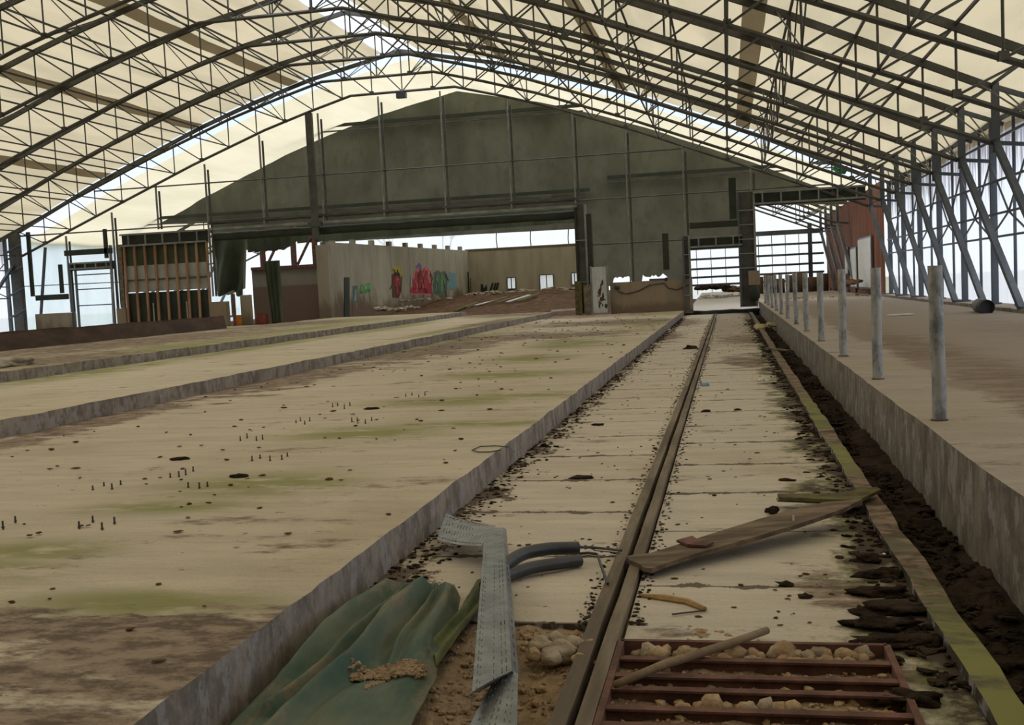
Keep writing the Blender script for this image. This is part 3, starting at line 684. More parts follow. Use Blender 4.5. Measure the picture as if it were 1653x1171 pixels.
def paint(n, c): PA[n] = basic('paint_' + n, c, tuple(v * .8 for v in c), 3, rough=.7); return PA[n]
for n, c in dict(red=(.42, .04, .05), pink=(.55, .16, .2), green=(.10, .36, .10), grey=(.11, .15, .13), blue=(.16, .33, .38), yellow=(.45, .36, .05), maroon=(.10, .035, .02), white=(.5, .5, .46), violet=(.2, .12, .35), dark=(.03, .035, .03)).items(): paint(n, c)
# red bubble letters
graf('graffiti_red', PA['pink'], [(662, 478), (664, 462), (668, 440), (674, 432), (680, 436), (688, 431), (696, 438), (695, 470), (690, 478), (676, 474)])
for q in ([(664, 474), (671, 438), (676, 440), (671, 474)], [(673, 474), (677, 440), (682, 442), (681, 472)], [(683, 474), (685, 437), (690, 436), (690, 474)], [(691, 474), (690, 444), (695, 440), (697, 472)], [(661, 472), (663, 464), (697, 466), (696, 474)]):
    graf('graffiti_red', PA['red'], q, .02)
graf('graffiti_violet', PA['violet'], [(670, 432), (676, 424), (681, 430), (676, 434)])
graf('graffiti_grey', PA['grey'], [(700, 475), (700, 440), (706, 436), (712, 440), (718, 437), (722, 444), (722, 472), (712, 478)])
for q in ([(702, 470), (704, 444), (707, 444), (706, 470)], [(711, 470), (712, 444), (715, 444), (714, 472)]): graf('graffiti_grey', PA['green'], q, .02)
random.seed(77)
def scrib(name, mats, x0, x1, y0, y1, n, wd=1.6, off=.03):
    for i in range(n):
        xa = x0 + (x1 - x0) * R(); ya = y0 + (y1 - y0) * R() * .5; xb = xa + U(-7, 7); yb = ya + U(.25, .6) * (y1 - y0)
        xm = (xa + xb) / 2 + U(-4, 4); ym = (ya + yb) / 2; w_ = U(.6, 1.2) * wd
        graf(name, PA[random.choice(mats)], [(xa, ya), (xa + w_, ya), (xm + w_, ym), (xb + w_, yb), (xb, yb), (xm, ym)], off + .002 * i)
scrib('graffiti_red', ['red', 'pink', 'red', 'white', 'maroon'], 663, 693, 432, 474, 12)
scrib('graffiti_grey', ['grey', 'dark', 'green', 'grey'], 701, 720, 438, 474, 10)
scrib('graffiti_maroon', ['maroon', 'yellow', 'dark', 'red'], 633, 646, 434, 478, 8)
scrib('graffiti_green', ['green', 'green', 'white'], 582, 595, 457, 472, 4, 1.2)
graf('graffiti_blue', PA['blue'], [(724, 466), (725, 440), (735, 442), (736, 466), (729, 468)])
graf('graffiti_maroon', PA['maroon'], [(633, 480), (632, 444), (640, 438), (649, 446), (648, 470), (643, 482)])
graf('graffiti_yellow', PA['yellow'], [(633, 440), (634, 432), (641, 429), (648, 434), (649, 442), (640, 440)], .02)
graf('graffiti_maroon', PA['red'], [(637, 462), (638, 446), (646, 446), (645, 460)], .02)
for q in ([(581, 474), (582, 459), (586, 459), (585, 474)], [(587, 472), (588, 458), (592, 458), (591, 472)], [(593, 471), (593, 457), (598, 457), (597, 470)], [(581, 474), (582, 470), (597, 467), (597, 471)]): graf('graffiti_green', PA['green'], q, .02)
graf('graffiti_board', PA['grey'], [(569, 490), (569, 462), (577, 461), (577, 489)], .015)
graf('graffiti_board', PA['blue'], [(571, 486), (573, 466), (575, 468), (575, 486)], .025)
bw = thing('back_wall', 'pale concrete back wall with three small windows at the end of the far yard', 'wall', (-12, 83, .1))
MB().box(-20.3, -10.6, 82.95, 83.35, 4.85, 5.0).build('coping', 'wood', bw)
wins = []
for (x0, x1, y0, y1) in ((819, 832, 448, 467), (872, 893, 443, 471), (923, 932, 440, 460)):
    a = aty(x0, y1, 82.97); b = aty(x1, y0, 82.97); wins.append((a.x, b.x, a.z, b.z))
mb = MB(); xc = -20.3
for (xa, xb, za, zb) in wins:
    mb.box(xc, xa, 83, 83.3, .1, 4.85).box(xa, xb, 83, 83.3, .1, za).box(xa, xb, 83, 83.3, zb, 4.85); xc = xb
mb.box(xc, -10.6, 83, 83.3, .1, 4.85).build('wall_panel', 'bwall', bw)
for (xa, xb, za, zb) in wins:
    mb = MB()
    for q in ((xa, za, xb, za), (xa, zb, xb, zb), (xa, za, xa, zb), (xb, za, xb, zb), ((xa + xb) / 2, za, (xa + xb) / 2, zb)): mb.bar((q[0], 82.97, q[1]), (q[2], 82.97, q[3]), .07)
    f = mb.build('window', 'steel_blue', bw)
    MB().box(xa, xb, 83.1, 83.11, za, zb).build('pane', 'ridge', f)
for i, q in enumerate(([(776, 473), (776, 459), (780, 459), (781, 466), (786, 459), (787, 473), (783, 473), (782, 470), (780, 473)], [(789, 472), (794, 457), (797, 457), (793, 472)], [(794, 472), (799, 457), (802, 457), (798, 472)], [(799, 471), (803, 456), (806, 457), (803, 471)])):
    MB().prism([aty(x, y, 82.98) for x, y in q], (0, -.01, 0)).build('graffiti_black', PA['dark'], bw)
a = aty(754, 472, 82.9); MB().box(a.x, a.x + .35, 82.9, 83, a.z, a.z + 1.1).build('hatch', 'wood', bw)
for x in (803, 858, 919):
    o = MB().tube([aty(x, 404, 84), aty(x - 2, 385, 84), aty(x, 340, 84)], .04, 5).build('hanging_rod', 'steel'); tag(o, 'thin rod against the white strip %s' % {803: 'above the black graffiti', 858: 'above the middle window', 919: 'above the right window'}[x], 'rod')
# two-tone wall, pillar, green door
tw = thing('two_tone_wall', 'wall painted brown below and beige above, behind the red barrel', 'wall', (-24.5, 58, .1))
MB().box(-26.9, -22.4, 58, 58.25, .1, 3.5).build('wall_panel', 'twotone', tw)
MB().box(-26.9, -22.4, 57.9, 58.3, 3.5, 3.68).build('coping', 'rust', tw)
for x in (-26.2, -24.3, -23.0):
    MB().bar((x, 58.1, 3.68), (x, 58.1, 5.9), .25).build('upper_post', 'rust', tw)
for x in (-26.0, -24.1): MB().bar((x, 58.1, 3.7), (x + 1.0, 58.1, 5.4), .12).build('diagonal_strut', 'rust', tw)
o = MB().box(-22.6, -21.9, 57.2, 57.7, .1, 4.7).build('pillar', 'pillar'); tag(o, 'stained beige pillar at the near end of the graffiti wall', 'pillar')
a = onw(558, 515, .03); b = onw(566, 448, .03)
MB().prism([onw(555, 520, .03), onw(563, 516, .03), onw(563, 448, .03), onw(555, 448, .03)], -nw * .03).build('green_door', 'green2', gw)
# debris in the far hall
def heap(name, lb, cat, x, y, Y, n, s, mat, seed, spread=(1, .5)):
    c_ = aty(x, y, Y); mb = MB(); random.seed(seed)
    for i in range(n):
        r = s * U(.4, 1); px_ = c_.x + U(-1, 1) * spread[0]; py_ = Y + U(-1, 1) * spread[1]
        mb.lump((px_, py_, (max(h2(px_, py_), c_.z if px_ < -17 else -9) if px_ < -2 else c_.z) + U(-.1, .35) * s), r, r * U(.5, 1), r * U(.2, .5), U(0, 3), i + seed, .5, 1)
    o = mb.build(name, mat); tag(o, lb, cat, None, 'stuff'); return o
heap('rubble_heap', 'white heap of torn insulation below the graffiti board', 'rubble', 640, 500, 60, 40, .3, 'rubble', 3, (1.0, 1.2))
heap('rubble_heap', 'long pale heap of rubble along the foot of the back wall', 'rubble', 850, 478, 76, 240, .35, 'rubble', 5, (4.2, 2.5))
heap('rubble_heap', 'scattered pale scraps beside the red graffiti', 'rubble', 690, 484, 68, 24, .22, 'rubble', 15, (1.6, 1))
heap('rubble_heap', 'dark tangle of branches inside the small doorway', 'rubble', 1150, 465, 72, 60, .35, 'dirt', 8, (1.0, 1.0))
heap('rubble_heap', 'pale scraps on the ground inside the small doorway', 'rubble', 1165, 478, 66, 50, .18, 'rubble', 9, (1.3, 2))
heap('rubble_heap', 'brown heap to the right inside the small doorway', 'rubble', 1190, 468, 74, 30, .5, 'dirt_b', 19, (.8, 1))
# striped pallets on the mound
for i in range(7):
    a = aty(735 + i * 17, 506 - i * .6, 62 + .3 * i); b = aty(770 + i * 17, 488 - i * .5, 66 + .3 * i); a.z = h2(a.x, a.y) + .08; b.z = h2(b.x, b.y) + .1
    o = MB().bar(a + Vector((0, 0, .05)), b + Vector((0, 0, .05)), .22, .05).build('loose_board', 'panelw' if i in (2, 5) else 'moss_wood')
    tag(o, '%s of the mossy and white boards lying on the dirt mound, counted from the left' % ORD[i], 'board', 'loose boards on the mound')
o = MB().bar(aty(890, 502, 56.5), aty(935, 499, 56.5), .1).build('white_lath', 'white'); tag(o, 'white lath on the dirt left of the door column', 'lath')
# orange and red drums
def drum(name, lb, x, y0, y1, Y, r, mat):
    a = aty(x, y0, Y); b = aty(x, y1, Y); th = thing(name, lb, 'drum', (a.x, Y, a.z))
    MB().tube([a, a + (b - a) * .33, a + (b - a) * .34, a + (b - a) * .66, a + (b - a) * .67, b], [r, r, r * 1.05, r * 1.05, r, r * .98], 16).build('drum_body', mat, th, smooth=False)
    MB().tube([b, b + Vector((0, 0, .04))], r * .9, 16).build('drum_lid', mat, th)
drum('drum', 'orange drum behind the ragged curtain', 386, 531, 510, 57.5, .25, 'orange')
drum('drum', 'dull red barrel in front of the two-tone wall', 422, 530, 507, 55.2, .36, 'redbarrel')
o = MB().bar((-19.9, 82, 1.3), (-19.9, 82, 3.2), .1).build('short_post', 'dirt'); tag(o, 'thin dark post at the corner of the graffiti wall', 'post')
# bare trees behind the back wall
def tree(x, y, seed, lb, h=6):
    random.seed(seed); th = thing('bare_tree', lb, 'tree', (x, y, -.4)); mb = MB()
    def br(p, d, L, r, n):
        q = p + d * L; mb.tube([p, (p + q) / 2 + Vector((U(-.1, .1), 0, 0)) * L, q], [r, r * .8, r * .6], 5)
        if n:
            for _ in range(3): br(q, (d + Vector((U(-.8, .8), U(-.4, .4), U(-.1, .5)))).normalized(), L * .68, r * .55, n - 1)
    br(Vector((x, y, -.4)), Vector((0, 0, 1)), h * .45, .16, 4); mb.build('branches', 'bark', th)
tree(-27.5, 90, 4, 'bare tree seen over the graffiti wall, left', 9)
tree(-24.5, 92, 5, 'bare tree seen over the graffiti wall, right', 9)
# far glazed end: rails and posts at the right
eg = thing('end_glazing', 'grid of dark rails in front of the bright end wall on the right', 'glazing frame', (2.5, 84.6, .6))
for z in (5.0, 4.1, 3.3, 2.55, 1.9, 1.3): MB().bar((-6, 84.7, z), (7.2, 84.7, z), .16 if z < 4.9 else .35, .16 if z < 4.9 else .35).build('rail', 'steel_blue', eg)
for x in (-4.6, -3.4, -2.3, -1.2, -.1, 2.4, 3.4, 4.4, 5.4): MB().bar((x, 84.75, .6), (x, 84.75, 5), .05).build('glazing_bar', 'steel', eg)
for x in (1.2, 6.2): MB().bar((x, 84.5, .5), (x, 84.5, 5.6), .3).build('post', 'steel_blue', eg)
# hay bales before it
for i in range(7):
    x = 2.2 + i * .75; h_ = .62 + .12 * math.sin(i * 2.1)
    o = MB().box(x - .33, x + .33, 79.6 + .2 * math.sin(i), 80.3, .5, .5 + 2 * h_).build('bale', basic('bale_%d' % i, (.15, .10, .065), (.09, .06, .04), 3), smooth=True)
    tag(o, '%s brown bale from the left in front of the bright end wall' % ORD[i], 'bale', 'brown bales at the far end')
# openings in the brown side wall: bright panels
for i, (y0, y1, z0, z1) in enumerate(((58.0, 63.5, .8, 3.6), (69, 70.5, 1.6, 3.3), (64.5, 67.5, .8, 3.2))):
    f = struct(MB().box(7.28, 7.38, y0, y1, z0, z1).build('window_%d' % (i + 1), 'steel_blue'))
    MB().box(7.24, 7.28, y0 + .1, y1 - .1, z0 + .1, z1 - .1).build('pane', 'white', f)
heap('rubble_heap', 'brown litter heap below the white panels of the far side wall', 'rubble', 1372, 458, 60, 30, .35, 'dirt_b', 11, (.4, 1.2))
heap('rubble_heap', 'white scraps on the far feed passage behind the pipe posts', 'rubble', 1330, 480, 58, 40, .14, 'rubble', 12, (2.2, 2))
lamp = thing('hanging_box', 'small dark box hanging below the centre of the sky strip truss', 'box', (-16.0, GY - .3, 11.6))
a = aty(648, 154, GY - .3)
MB().box(a.x - .25, a.x + .25, GY - .45, GY - .15, a.z - .14, a.z + .14).build('box_body', 'black', lamp)
MB().tube([(a.x, GY - .3, a.z), (a.x, GY - .1, 12.2)], .02, 5).build('hanger', 'steel', lamp)
o = MB().lump(aty(1357, 273, 55.3), .3, .2, .2, 0, 2, .6, 2).build('foliage_tuft', basic('leaf', (.02, .16, .06), (.02, .1, .03), 4)); tag(o, 'small bright green tuft under the roof near the right end column', 'plant')

# ------------------------------------------------------------------ pipe posts on the passage edge
py = [9.24, 12.91, 16.7, 20.6, 24.4, 28.1, 32.0, 35.8, 39.6, 43.4, 47.2, 51.0]
lp = None
for i, y in enumerate(py):
    if lp is None:
        lp = thing('pipe_post', '', 'post', (1.66, y, .5))
        r = .057
        MB().tube([(1.66, y, .5), (1.665, y, .8), (1.655, y, 1.2), (1.65, y, 1.77)], r, 16, cap=False).build('pipe', 'post', lp, smooth=True)
        MB().tube([(1.65, y, 1.755), (1.65, y, 1.77)], r * .98, 16).build('pipe_cap', 'steel_light', lp)
        MB().tube([(1.66, y, .495), (1.66, y, .515)], [r * 1.5, r * 1.1], 12).build('foot_ring', 'dirt_b', lp)
        o = lp
    else:
        o = copy_tree(lp); o.location = (1.66 + .002 * i, y, .5); o.scale = (1, 1, 1 + .012 * (i % 3)); o.rotation_euler = (U(-.01, .01), U(-.012, .012), U(0, 6))
    o['label'] = ('nearest and tallest-looking galvanised pipe post on the passage edge' if i == 0 else '%s galvanised pipe post from the camera along the passage edge' % ORD[i])
    o['group'] = 'pipe posts on the passage edge'

# ------------------------------------------------------------------ rails
random.seed(11)
for (x0, x1, lb) in ((-.752, -.682, 'left long weathered rail down the middle of the slab floor'), (-.645, -.578, 'right long weathered rail down the middle of the slab floor')):
    mb = MB(); n = 160
    def rf(u, v):
        y = 3.2 + 50.6 * (v ** 1.6); k = round(u * 3)
        x = (x0, x0, x1, x1)[k] + .006 * fbm(y * .8, x0 * 9) ; z = (-.05, .035, .035, -.05)[k] + .006 * fbm(y * 1.1, x1 * 7 + k)
        return (x, y, z)
    mb.grid(rf, 3, n)
    mb.add([rf(k / 3, 0) for k in range(4)], [(0, 1, 2, 3)])
    o = mb.build('rail', 'wood'); tag(o, lb, 'rail')
struct(MB().box(-.70, -.62, 3, 54, -.12, -.035).build('floor_rail_gap', 'dirt'))
a = atz(1050, 832, .02); o = MB().bar(a, atz(1046, 846, .02), .018).build('wood_sliver', 'wood_y'); tag(o, 'yellow sliver of wood wedged between the two rails', 'wood sliver')

# ------------------------------------------------------------------ foreground: tarpaulin
def lerp(T, u):
    for (a, pa), (b, pb) in zip(T, T[1:]):
        if u <= b: t = (u - a) / (b - a); return (pa[0] + (pb[0] - pa[0]) * t, pa[1] + (pb[1] - pa[1]) * t)
    return T[-1][1]
TL = [(0, (628, 930)), (.15, (590, 955)), (.4, (512, 1020)), (.7, (415, 1110)), (1, (300, 1215))]
TR = [(0, (732, 928)), (.07, (742, 950)), (.2, (735, 985)), (.32, (716, 1015)), (.45, (708, 1045)), (.55, (703, 1075)), (.72, (680, 1115)), (1, (630, 1215))]
def tarp(u, v):
    L = lerp(TL, v); Rr = lerp(TR, v)
    x = L[0] + (Rr[0] - L[0]) * u; y = L[1] + (Rr[1] - L[1]) * u
    p = atz(x, y, .06)
    gs = lambda c, w: math.exp(-((u - c) / w) ** 2)
    wob = .03 * fbm(v * 3, 2) ; fan = 1 - .45 * v
    rB = .60 - .26 * v + wob; vA = .30 - .25 * v + wob; rC = .90 - .12 * v - wob
    edge = min(1, min(u, 1 - u) * 12) * min(1, v * 9 + .1)
    h = .075 * gs(rB, .055) + .05 * gs(rB - .06, .03) * (.5 + .5 * math.sin(v * 7)) + .06 * gs(vA - .12, .09) + .045 * gs(vA + .1, .05) * (v < .8) + .065 * gs(rC, .09) * math.exp(-(v / .55) ** 2)
    h += .035 * gs(.72 - .1 * v, .03) * (1 if v < .4 else math.exp(-((v - .4) / .1) ** 2)) + .05 * gs(.62, .18) * math.exp(-((v - .8) / .16) ** 2)
    z = .0 + edge * (.02 + 1.75 * h * (.55 + .45 * math.sin(min(1, v + .2) * 2.6))) + .014 * fbm(u * 5 + v * 3, v * 4, 1) + .005 * fbm(u * 16, v * 9, 2)
    return (p.x, p.y, max(z, -.06) + .0)
mb = MB(); mb.grid(tarp, 130, 130)
TV = [v.copy() for v in mb.v]
def tarpz(x, y): return min(TV, key=lambda q: (q.x - x) ** 2 + (q.y - y) ** 2).z
o = mb.build('tarpaulin', 'tarp', smooth=True, solid=.004); tag(o, 'crumpled dirty green tarpaulin lying along the foot of the broad slab', 'tarpaulin')
mb = MB()
def tarp2(u, v):
    L = lerp([(0, (770, 935)), (.5, (742, 985)), (1, (693, 1040))], v); Rr = lerp([(0, (805, 945)), (.4, (778, 985)), (.7, (745, 1020)), (1, (705, 1075))], v)
    p = atz(L[0] + (Rr[0] - L[0]) * u, L[1] + (Rr[1] - L[1]) * u, .02)
    return (p.x, p.y, .01 + .03 * math.sin(u * 5 + v) ** 2 + .01 * fbm(u * 5, v * 5))
mb.grid(tarp2, 24, 40); o = mb.build('tarpaulin', basic('olive_cloth', (.13, .15, .07), (.085, .10, .05), 3, rough=.95), smooth=True, solid=.004); tag(o, 'olive strip of cloth running from the tarpaulin under the perforated tray', 'cloth')
mb = MB(); random.seed(21)
for i in range(420):
    t = R(); x = 575 + 110 * R(); y = 1100 - 32 * R() - (x - 575) * .12
    a_ = R() * 6.28; q_ = R() ** .6; x = 625 + 62 * q_ * math.cos(a_); y = 1076 + 13 * q_ * math.sin(a_) - (x - 625) * .1
    p = atz(x, y, .08); mb.lump((p.x, p.y, tarpz(p.x, p.y) + .008 + .008 * R()), U(.006, .022), U(.006, .02), U(.004, .013), U(0, 3), i, .4, 1)
for i in range(150):
    x = U(590, 640); y = 1105 + (x - 590) * -.9 + U(-5, 5) + 20; p = atz(x, y, .05); mb.lump((p.x, p.y, tarpz(p.x, p.y) + .004), U(.005, .012), U(.005, .012), .006, 0, i, .4, 1)
o = mb.build('gravel_on_cloth', 'gravel'); tag(o, 'handful of ochre gravel spilled on the green tarpaulin', 'gravel', None, 'stuff')
# gravel scattered in the pit and along the kerb foot
mb = MB()
for i in range(5200):
    x = U(-2.15, .65); y = U(2.7, 5.35)
    z = pitz(x, y)
    s_ = U(.004, .013) if R() < .9 else U(.013, .032)
    mb.lump((x, y, z + s_ * .4), s_, s_ * U(.6, 1), s_ * U(.5, .9), U(0, 3), i, .4, 1)
o = mb.build('gravel', 'stone'); tag(o, 'loose ochre gravel in the open pit at the near end', 'gravel', None, 'stuff')
# single stones
random.seed(5)
st = [(872, 1046, .062), (897, 1037, .05), (908, 1056, .072), (929, 1047, .06), (893, 1062, .06), (938, 1068, .045), (862, 1060, .04), (950, 1045, .04)]
for i, (x, y, s_) in enumerate(st):
    p = atz(x, y, .0); o = MB().lump((p.x, p.y, .005), s_, s_ * U(.75, 1), s_ * U(.65, .85), U(0, 3), i * 7, .28, 3).build('stone', 'stone2' if i < 5 else 'stone', smooth=True)
    tag(o, '%s of the rounded stones in the pit left of the rails, from the largest' % ORD[i], 'stone', 'rounded stones left of the rails')
k = 0
rows = [(1018, 1395, 1056, 22, .05), (1010, 1405, 1066, 26, .034), (1005, 1400, 1098, 34, .022), (1005, 1410, 1106, 34, .02), (1000, 1415, 1122, 34, .018), (1100, 1290, 1140, 9, .045), (1000, 1420, 1150, 30, .022)]
for (xa, xb, y, n, s_) in rows:
    for i in range(n):
        x = xa + (xb - xa) * (i + U(.1, .9)) / n; p = atz(x, y + U(-3, 3), -.01); s2 = s_ * U(.6, 1.15)
        o = MB().lump((p.x, p.y, -.03 + s2 * .4), s2, s2 * U(.7, 1), s2 * U(.6, .9), U(0, 3), k, .3, 2).build('stone', 'stone' if R() < .75 else 'stone2', smooth=True)
        tag(o, 'ochre stone lying between the rusty bars of the grating', 'stone', 'stones under the rusty grating'); k += 1

# ------------------------------------------------------------------ rusty grating
gr = thing('rusty_grating', 'rusty red steel grating of cross bars over stones at the bottom right', 'grating', (.05, 4.4, 0))
gy1, gy0, gx0, gx1 = 5.06, 3.35, -.56, .66
for a, b in (((gx0, gy0), (gx0, gy1)), ((gx1, gy0), (gx1, gy1)), ((gx0, gy1), (gx1, gy1))):
    MB().bar((a[0], a[1], -.01), (b[0], b[1], -.01), .03, .09).build('frame_bar', 'rust', gr)
for i, y in enumerate((4.83, 4.615, 4.46, 4.25, 4.08, 3.9, 3.7)):
    mb = MB().box(gx0, gx1, y - .024, y + .024, .02, .03).box(gx0, gx1, y - .006, y + .006, -.07, .02).box(gx0, gx1, y - .024, y + .024, -.08, -.07)
    mb.build('cross_bar', 'rust', gr)
# wooden pole
a = atz(993, 1106, .06); b = atz(1238, 1018, .04)
pts = [a, a + (b - a) * .3 + Vector((0, 0, .012)), a + (b - a) * .7, b]
o = MB().tube(pts, [.017, .02, .021, .018], 14).build('wooden_pole', 'pole', smooth=True); tag(o, 'smooth wooden pole lying across the rusty grating', 'pole')
# broken yellow batten + twig
pts = [atz(x, y, .012) for x, y in ((1032, 961), (1070, 966), (1110, 972), (1138, 984))]
o = MB().tube(pts, [.008, .022, .02, .014], 6).build('broken_batten', 'wood_y'); tag(o, 'short broken yellowish batten between the plank and the pole', 'wood scrap')
o = MB().tube([atz(1085, 992, .01), atz(1138, 986, .01)], .005, 5).build('twig', 'bark'); tag(o, 'thin twig just below the broken yellowish batten', 'twig')
o = MB().tube([atz(942, 1000, .015), atz(962, 990, .02)], .008, 6).build('twig', 'bark'); tag(o, 'stubby stick by the left rail below the black hoses', 'twig')

# ------------------------------------------------------------------ long plank
def planked(name, lb, top_poly, thick, mat, cat='plank'):
    o = MB().prism(top_poly, (0, 0, -thick)).build(name, mat); return tag(o, lb, cat)
zl, zr = .06, .17
def pz(x, y):
    t = (x - 1015) / 375; return atz(x, y, zl + (zr - zl) * t)
top = [pz(*q) for q in ((1010, 899), (1022, 896), (1050, 893), (1098, 878), (1180, 852), (1255, 829), (1330, 811), (1392, 806), (1360, 822), (1290, 846), (1215, 868), (1140, 889), (1085, 906), (1052, 918), (1038, 916), (1028, 908), (1018, 906))]
pl = thing('weathered_plank', 'long weathered plank leaning from the rails up onto the drain kerb', 'plank', tuple(top[0]))
MB().prism(top, (0, 0, -.028)).build('plank_board', 'plank', pl)
sp = [pz(*q) + Vector((0, 0, .02)) for q in ((1092, 877), (1118, 870), (1130, 879), (1152, 880), (1140, 886), (1110, 884))]
MB().prism(sp, (0, 0, -.015)).build('splinter', 'rust', pl)
a = pz(1281, 841); MB().tube([a, a + Vector((0, 0, .035))], .006, 6).build('bent_nail', 'white', pl)
planked('mossy_plank', 'short mossy plank laid over the drain kerb at the end of the long plank', [atz(x, y, .12) for x, y in ((1255, 797), (1340, 797), (1415, 786), (1422, 790), (1385, 808), (1330, 806), (1258, 803))], .025, 'moss_wood')
planked('thin_lath', 'thin pale lath under the short mossy plank', [atz(x, y, .06) for x, y in ((1253, 804), (1330, 808), (1330, 811), (1255, 808))], .012, 'wood')
o = MB().lump(atz(1247, 824, .03), .05, .03, .03, .2, 4, .4, 2).build('muck_clod', 'dirt'); tag(o, 'dark clod at the upper edge of the long plank', 'clod')

# ------------------------------------------------------------------ perforated tray
def perf(mb, c00, c10, c11, c01, nu, nv, hole, sag=0):
    c00, c10, c11, c01 = map(Vector, (c00, c10, c11, c01)); o = len(mb.v)
    for j in range(nv + 1):
        for i in range(nu + 1):
            u, v = i / nu, j / nv
            p = (c00 * (1 - u) + c10 * u) * (1 - v) + (c01 * (1 - u) + c11 * u) * v
            p.z += sag * math.sin(u * math.pi)
            mb.v.append(p)
    for j in range(nv):
        for i in range(nu):
            if not hole(i, j): mb.f.append((o + j * (nu + 1) + i, o + j * (nu + 1) + i + 1, o + (j + 1) * (nu + 1) + i + 1, o + (j + 1) * (nu + 1) + i))
tr = thing('cable_tray', 'bent perforated galvanised cable tray standing out between tarpaulin and hoses', 'cable tray', tuple(atz(800, 1000, 0)))
H = .17
tl = atz(783, 856, H); tr_ = atz(812, 852, H); bl = atz(762, 1118, H); br_ = atz(826, 1084, H)
def hole_main(i, j):
    return (i in (4, 22) and j % 4 in (1, 2)) or (i in (31, 36) and j % 5 in (1, 2, 3)) or (i == 7 and j % 4 == 3)
mb = MB(); perf(mb, tl, tr_, br_, bl, 42, 130, hole_main, .004); mb.build('tray_channel', 'zinc', tr, solid=.002)
# right hand side wall of the channel
mb = MB(); perf(mb, tr_, atz(817, 855, H - .07), atz(838, 1095, H - .07), br_, 5, 90, lambda i, j: i == 2 and j % 4 in (1, 2)); mb.build('tray_side', 'zinc', tr, solid=.002)
mb = MB(); perf(mb, tl, tl + Vector((-.005, 0, -.06)), bl + Vector((-.005, 0, -.06)), bl, 3, 40, lambda i, j: False); mb.build('tray_side', 'zinc', tr, solid=.002)
# upper bent end
mb = MB(); perf(mb, atz(720, 829, .14), atz(800, 850, .17), atz(777, 882, .16), atz(705, 872, .10), 66, 24, lambda i, j: (j in (2, 21) and i % 5 in (1, 2, 3)) or (i % 4 == 1 and j in (6, 7, 8, 9, 13, 14, 15, 16) and i > 4), -.012)
mb.build('bent_end', 'zinc', tr, solid=.002)
mb = MB(); perf(mb, atz(720, 829, .14), atz(720, 829, .11), atz(800, 850, .14), atz(800, 850, .17), 3, 30, lambda i, j: False); mb.build('bent_lip', 'zinc', tr, solid=.002)
# lower folded end
mb = MB(); perf(mb, atz(800, 1093, .12), atz(836, 1088, .15), atz(834, 1215, .02), atz(735, 1215, .02), 36, 60, lambda i, j: (i in (6, 10) and j % 6 in (1, 2)) or (i in (16, 20) and j % 6 in (1, 2, 3)) or (i in (26, 30) and j % 6 in (3, 4)), .02)
mb.build('folded_end', 'zinc', tr, solid=.002)
MB().prism([atz(762, 1118, H), atz(826, 1084, H), atz(800, 1093, .12), atz(775, 1118, .10)], (0, 0, -.002)).build('torn_flap', 'zinc', tr)

# ------------------------------------------------------------------ black hoses
def hose(lb, px_, r, z):
    pts = []
    for i in range(40):
        q = lerp([(k / (len(px_) - 1), p) for k, p in enumerate(px_)], i / 39); pts.append(atz(q[0], q[1], z + .015 * math.sin(i / 39 * 3)))
    for _ in range(12): pts = [pts[0]] + [(pts[i - 1] + pts[i] * 2 + pts[i + 1]) / 4 for i in range(1, len(pts) - 1)] + [pts[-1]]
    th = thing('black_hose', lb, 'hose', (pts[-1].x, pts[-1].y, 0), 'pair of black hoses')
    MB().tube(pts, r, 20, cap=False).build('hose_tube', 'black', th, smooth=True)
    d = (pts[-1] - pts[-2]).normalized()
    MB().tube([pts[-1] - d * .02, pts[-1] + d * .004], [r * .8, r * .8], 16).build('hose_end', 'steel_light' if z < .05 else 'steel', th)
    return pts[-1], d
e1, d1 = hose('upper black hose ending in a tangle of wires beside the perforated tray', [(785, 945), (815, 912), (845, 893), (885, 886), (934, 885)], .041, .09)
e2, d2 = hose('lower black hose with a silvery cut end beside the perforated tray', [(785, 950), (822, 928), (860, 916), (895, 911), (936, 905)], .038, .04)
wr_ = thing('wire_tangle', 'stiff dark wires sticking out of the hose ends towards the rail', 'wires', tuple(e1))
for i, q in enumerate(([(925, 884), (955, 884), (975, 886), (1003, 889)], [(925, 895), (950, 893), (964, 895), (972, 918), (981, 943)], [(925, 890), (945, 881), (960, 889), (1000, 893)], [(930, 900), (950, 897), (965, 900), (985, 899)], [(932, 878), (945, 887), (958, 880)])):
    MB().tube([atz(x, y, .05 + .01 * (k_ % 2)) for k_, (x, y) in enumerate(q)], .009 if i < 2 else .004, 6).build('wire', 'black', wr_)

